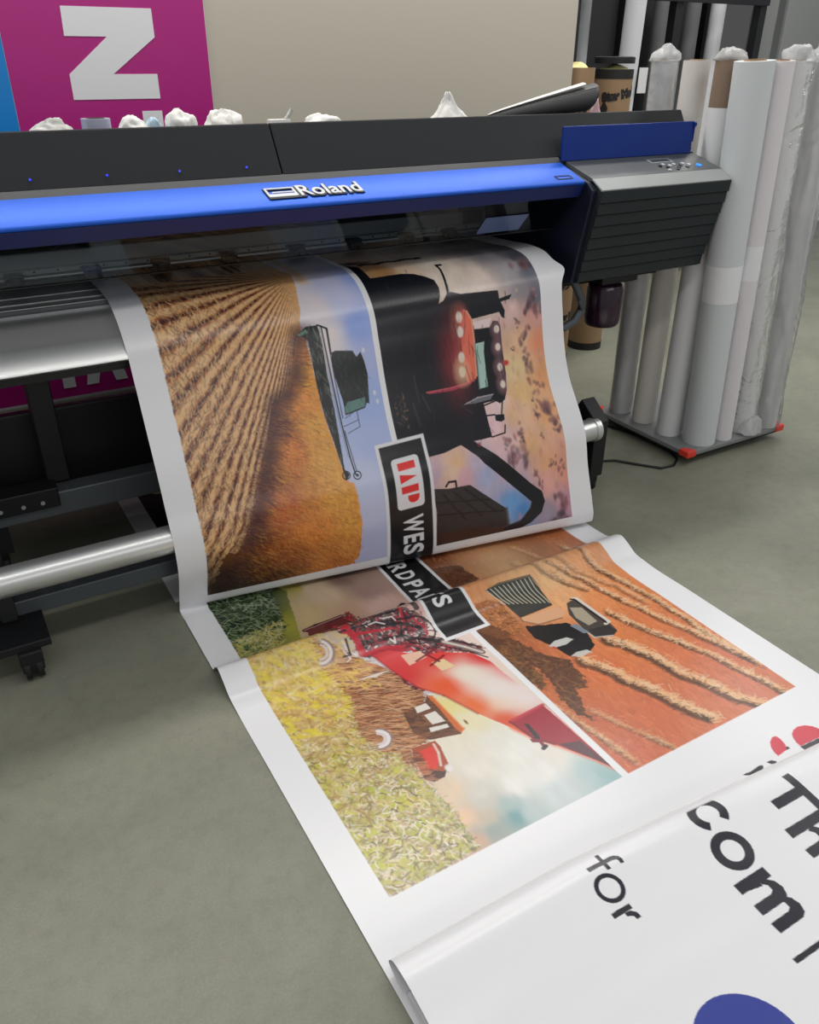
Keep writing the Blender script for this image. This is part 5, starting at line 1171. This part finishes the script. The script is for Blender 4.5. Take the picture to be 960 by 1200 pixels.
def card_tube(label, x, y, r, h, lid):
    t = thing('cardboard_tube', label, 'cardboard tube', (x, y, 0), 'cardboard tubes behind the printer')
    MB().pipe((x, y, .02), (x, y, h), r, r*.94, 36).build('tube', M_card, t, smooth=True)
    MB().cyl((x, y, 0), (x, y, .045), r*1.015, n=36).build('bottom_ring', M_ink, t, smooth=True)
    crumple('foam_plug', x, y, h-.035, r*.93, r*.93, .065, M_foam, 40+int(lid), .5, parent=t, n=28)
    if lid:
        MB().pipe((x, y, h-.045), (x, y, h+.001), r*1.012, r*.96, 36).build('black_band', M_ink, t, smooth=True)
        MB().lathe((x-.005, y, h+.028), [(r*1.05, 0), (r*1.05, .03), (r*.9, .034), (r*.9, .03)], 36).build('lid', M_blk, t, smooth=True)
    return t
BA = math.atan2(-3.6, -3.4)
t1 = card_tube('brown cardboard tube with black bird mark, nearest the partition end', 3.168, 3.69, .094, 1.565, False)
bird = [[(0, 0), (.03, .035), (.07, .085), (.045, .075), (.03, .07), (.02, .045)], [(-.01, .02), (.01, .06), (-.015, .05)], [(.02, .02), (.075, .06), (.06, .03)]]
for z in (1.33, .42): wrap_poly(3.168, 3.69, .094, bird, BA+.2, z, M_ink, 'bird_mark', t1)
wrap_text(3.168, 3.69, .094, 'Star Med', .05, BA+.1, .26, M_ink, 'lettering', t1, .1)
t2 = card_tube('brown cardboard tube with black lid, yellow foam and black lettering', 3.53, 3.80, .104, 1.555, True)
wrap_text(3.53, 3.80, .104, 'Star Med', .056, BA-.46, 1.40, M_ink, 'lettering', t2, .16)
wrap_poly(3.53, 3.80, .104, [[(0, 0), (.05, .02), (.055, .05), (.03, .09), (.015, .05), (-.005, .07)], [(.02, -.02), (.06, 0), (.05, .03), (.01, .01)]], BA-.66, 1.32, M_ink, 'bird_mark', t2)
wrap_text(3.53, 3.80, .104, 'Star Med', .04, BA-.1, .62, mat('red print', srgb(150, 40, 40), .6), 'lettering', t2)

# ------------------------------------------------------------------ storage rack at the back
rk = thing('storage_rack', 'tall black storage rack with dark back panel behind the media rolls', 'rack', (5.3, 5.3, 0))
M_rackd = mat('dark rack panel', srgb(34, 34, 36), .7, var=.15, vscale=2)
MB().box(4.15, 6.05, 5.55, 5.58, .05, 2.5).build('back_panel', M_rackd, rk)
for x in (4.2, 5.16, 6.06): MB().box(x-.035, x+.035, 4.95, 5.02, 0, 2.5).build('upright', M_blk, rk)
for x in (4.2, 5.16, 6.06): MB().box(x-.035, x+.035, 5.48, 5.55, 0, 2.5).build('upright', M_blk, rk)
MB().box(4.165, 6.095, 4.93, 4.97, 1.968, 2.05).build('rail', M_blk, rk)
MB().box(4.165, 6.095, 4.95, 5.5, .25, .29).build('shelf', M_blk, rk)
M_grey1 = mat('grey tube', srgb(150, 153, 156), .5); M_grey2 = mat('dim grey tube', srgb(104, 105, 106), .6); M_white2 = mat('white tube', srgb(208, 209, 212), .5)
def rack_tube(label, x, y, r, z1, m, z0=.29, tag_=False):
    t = thing('poster_tube', label, 'tube', (x, y, z0), 'tubes standing in the back rack')
    MB().pipe((x, y, z0), (x, y, z1), r, r*.86, 24).build('tube_wall', m, t, smooth=True)
    MB().cyl((x, y, z0+.005), (x, y, z0+.02), r*.85, n=24).build('end_cap', M_blk, t)
    if tag_: MB().box(x+r*.4, x+r*1.9, y-r-.004, y-r-.001, 1.52, 1.66).build('paper_tag', M_paper, t)
    return t
rack_tube('pale grey tube near the partition edge, the wider of the two there', 4.43, 5.15, .055, 2.3, M_grey1)
rack_tube('thin grey tube at the far left of the rack, touching a wider one', 4.33, 5.22, .035, 2.3, M_grey1)
rack_tube('dim grey tube left of the tall white one in the middle of the rack', 5.62, 5.25, .06, 2.2, M_grey2)
rack_tube('tall white tube in the right half of the rack', 5.84, 5.2, .058, 2.3, M_white2)
rack_tube('faint grey tube deep in the centre of the rack', 5.40, 5.36, .06, 2.0, M_grey2)
rack_tube('grey tube right of the tall white one', 5.70, 5.40, .05, 2.2, M_grey2)
wt = thing('white_tube', 'bright white tube with paper tag standing in front of the rack beside the cardboard tubes', 'tube', (3.99, 4.25, 0))
MB().pipe((4.02, 4.25, 0), (4.07, 4.25, 2.3), .062, .05, 28).build('tube_wall', M_white2, wt, smooth=True)
MB().box(4.08, 4.15, 4.17, 4.173, 1.42, 1.56).build('paper_tag', M_paper, wt)
# grey boards leaning at the far right
M_brd = mat('grey board', srgb(132, 134, 132), .6)
for k, (x0, x1, y, lb) in enumerate([(6.14, 6.42, 5.1, 'narrow grey board standing right of the rack'), (6.47, 6.95, 5.05, 'wide grey board standing at the far right')]):
    o = MB().box(x0, x1, y, y+.03, 0, 2.4).build('grey_board', M_brd, None, bevel=.004); tag(o, lb, 'board', 'boards beside the rack')

# ------------------------------------------------------------------ small things on the floor
cb_ = MB().tube([(2.242, 2.30, .11), (2.26, 2.32, .03), (2.32, 2.40, .006), (2.417, 2.445, .006), (2.501, 2.408, .006), (2.57, 2.316, .006), (2.628, 2.243, .006), (2.70, 2.236, .006), (2.762, 2.275, .006), (2.80, 2.36, .006), (2.80, 2.55, .006), (2.70, 2.9, .006), (2.5, 3.2, .006)], .0055, 10)
tag(cb_.build('power_cable', mat('black cable', srgb(20, 20, 21), .5), None, smooth='all'), 'black power cable looping across the floor beside the dolly', 'cable')
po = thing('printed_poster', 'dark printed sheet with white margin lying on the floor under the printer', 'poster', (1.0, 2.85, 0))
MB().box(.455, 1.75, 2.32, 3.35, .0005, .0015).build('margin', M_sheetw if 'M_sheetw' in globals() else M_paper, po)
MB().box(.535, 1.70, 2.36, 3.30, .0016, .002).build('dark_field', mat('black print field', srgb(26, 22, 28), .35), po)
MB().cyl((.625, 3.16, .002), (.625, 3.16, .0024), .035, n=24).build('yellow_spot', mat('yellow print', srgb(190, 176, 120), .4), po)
# ------------------------------------------------------------------ light
w = bpy.data.worlds.new('room'); bpy.context.scene.world = w; w.use_nodes = True
w.node_tree.nodes['Background'].inputs[0].default_value = (.93, .96, 1, 1); w.node_tree.nodes['Background'].inputs[1].default_value = .34
def area(name, loc, sx, sy, power, aim=(0, 0, -1), col=(1, .98, .95)):
    d = bpy.data.lights.new(name, 'AREA'); d.shape = 'RECTANGLE'; d.size = sx; d.size_y = sy; d.energy = power; d.color = col
    o = bpy.data.objects.new(name, d); C.objects.link(o); o.location = loc
    o.rotation_euler = Vector(aim).to_track_quat('-Z', 'Y').to_euler(); return o
area('ceiling_lamp_rear', (1.3, 3.2, 3.3), 5.0, .25, 80)
area('ceiling_lamp_front', (1.3, .6, 3.3), 5.0, .25, 32)
area('bay_fill_light', (1.3, -4.5, 3.2), 6.0, .4, 38, aim=(0, .75, -.4))  # fill light added behind the camera to reach inside the printer bay
area('ceiling_lamp_right', (5.2, 2.0, 3.3), .25, 5, 60)
area('ceiling_lamp_back', (5.0, 4.2, 3.3), 4, .25, 26)
sc = bpy.context.scene
sc.view_settings.view_transform = 'Standard'; sc.view_settings.look = 'None'; sc.view_settings.gamma = 1; sc.view_settings.exposure = 0.0
try: sc.view_settings.use_curve_mapping = False
except Exception: pass
sc.cycles.max_bounces = 8; sc.cycles.transparent_max_bounces = 16; sc.cycles.use_denoising = True
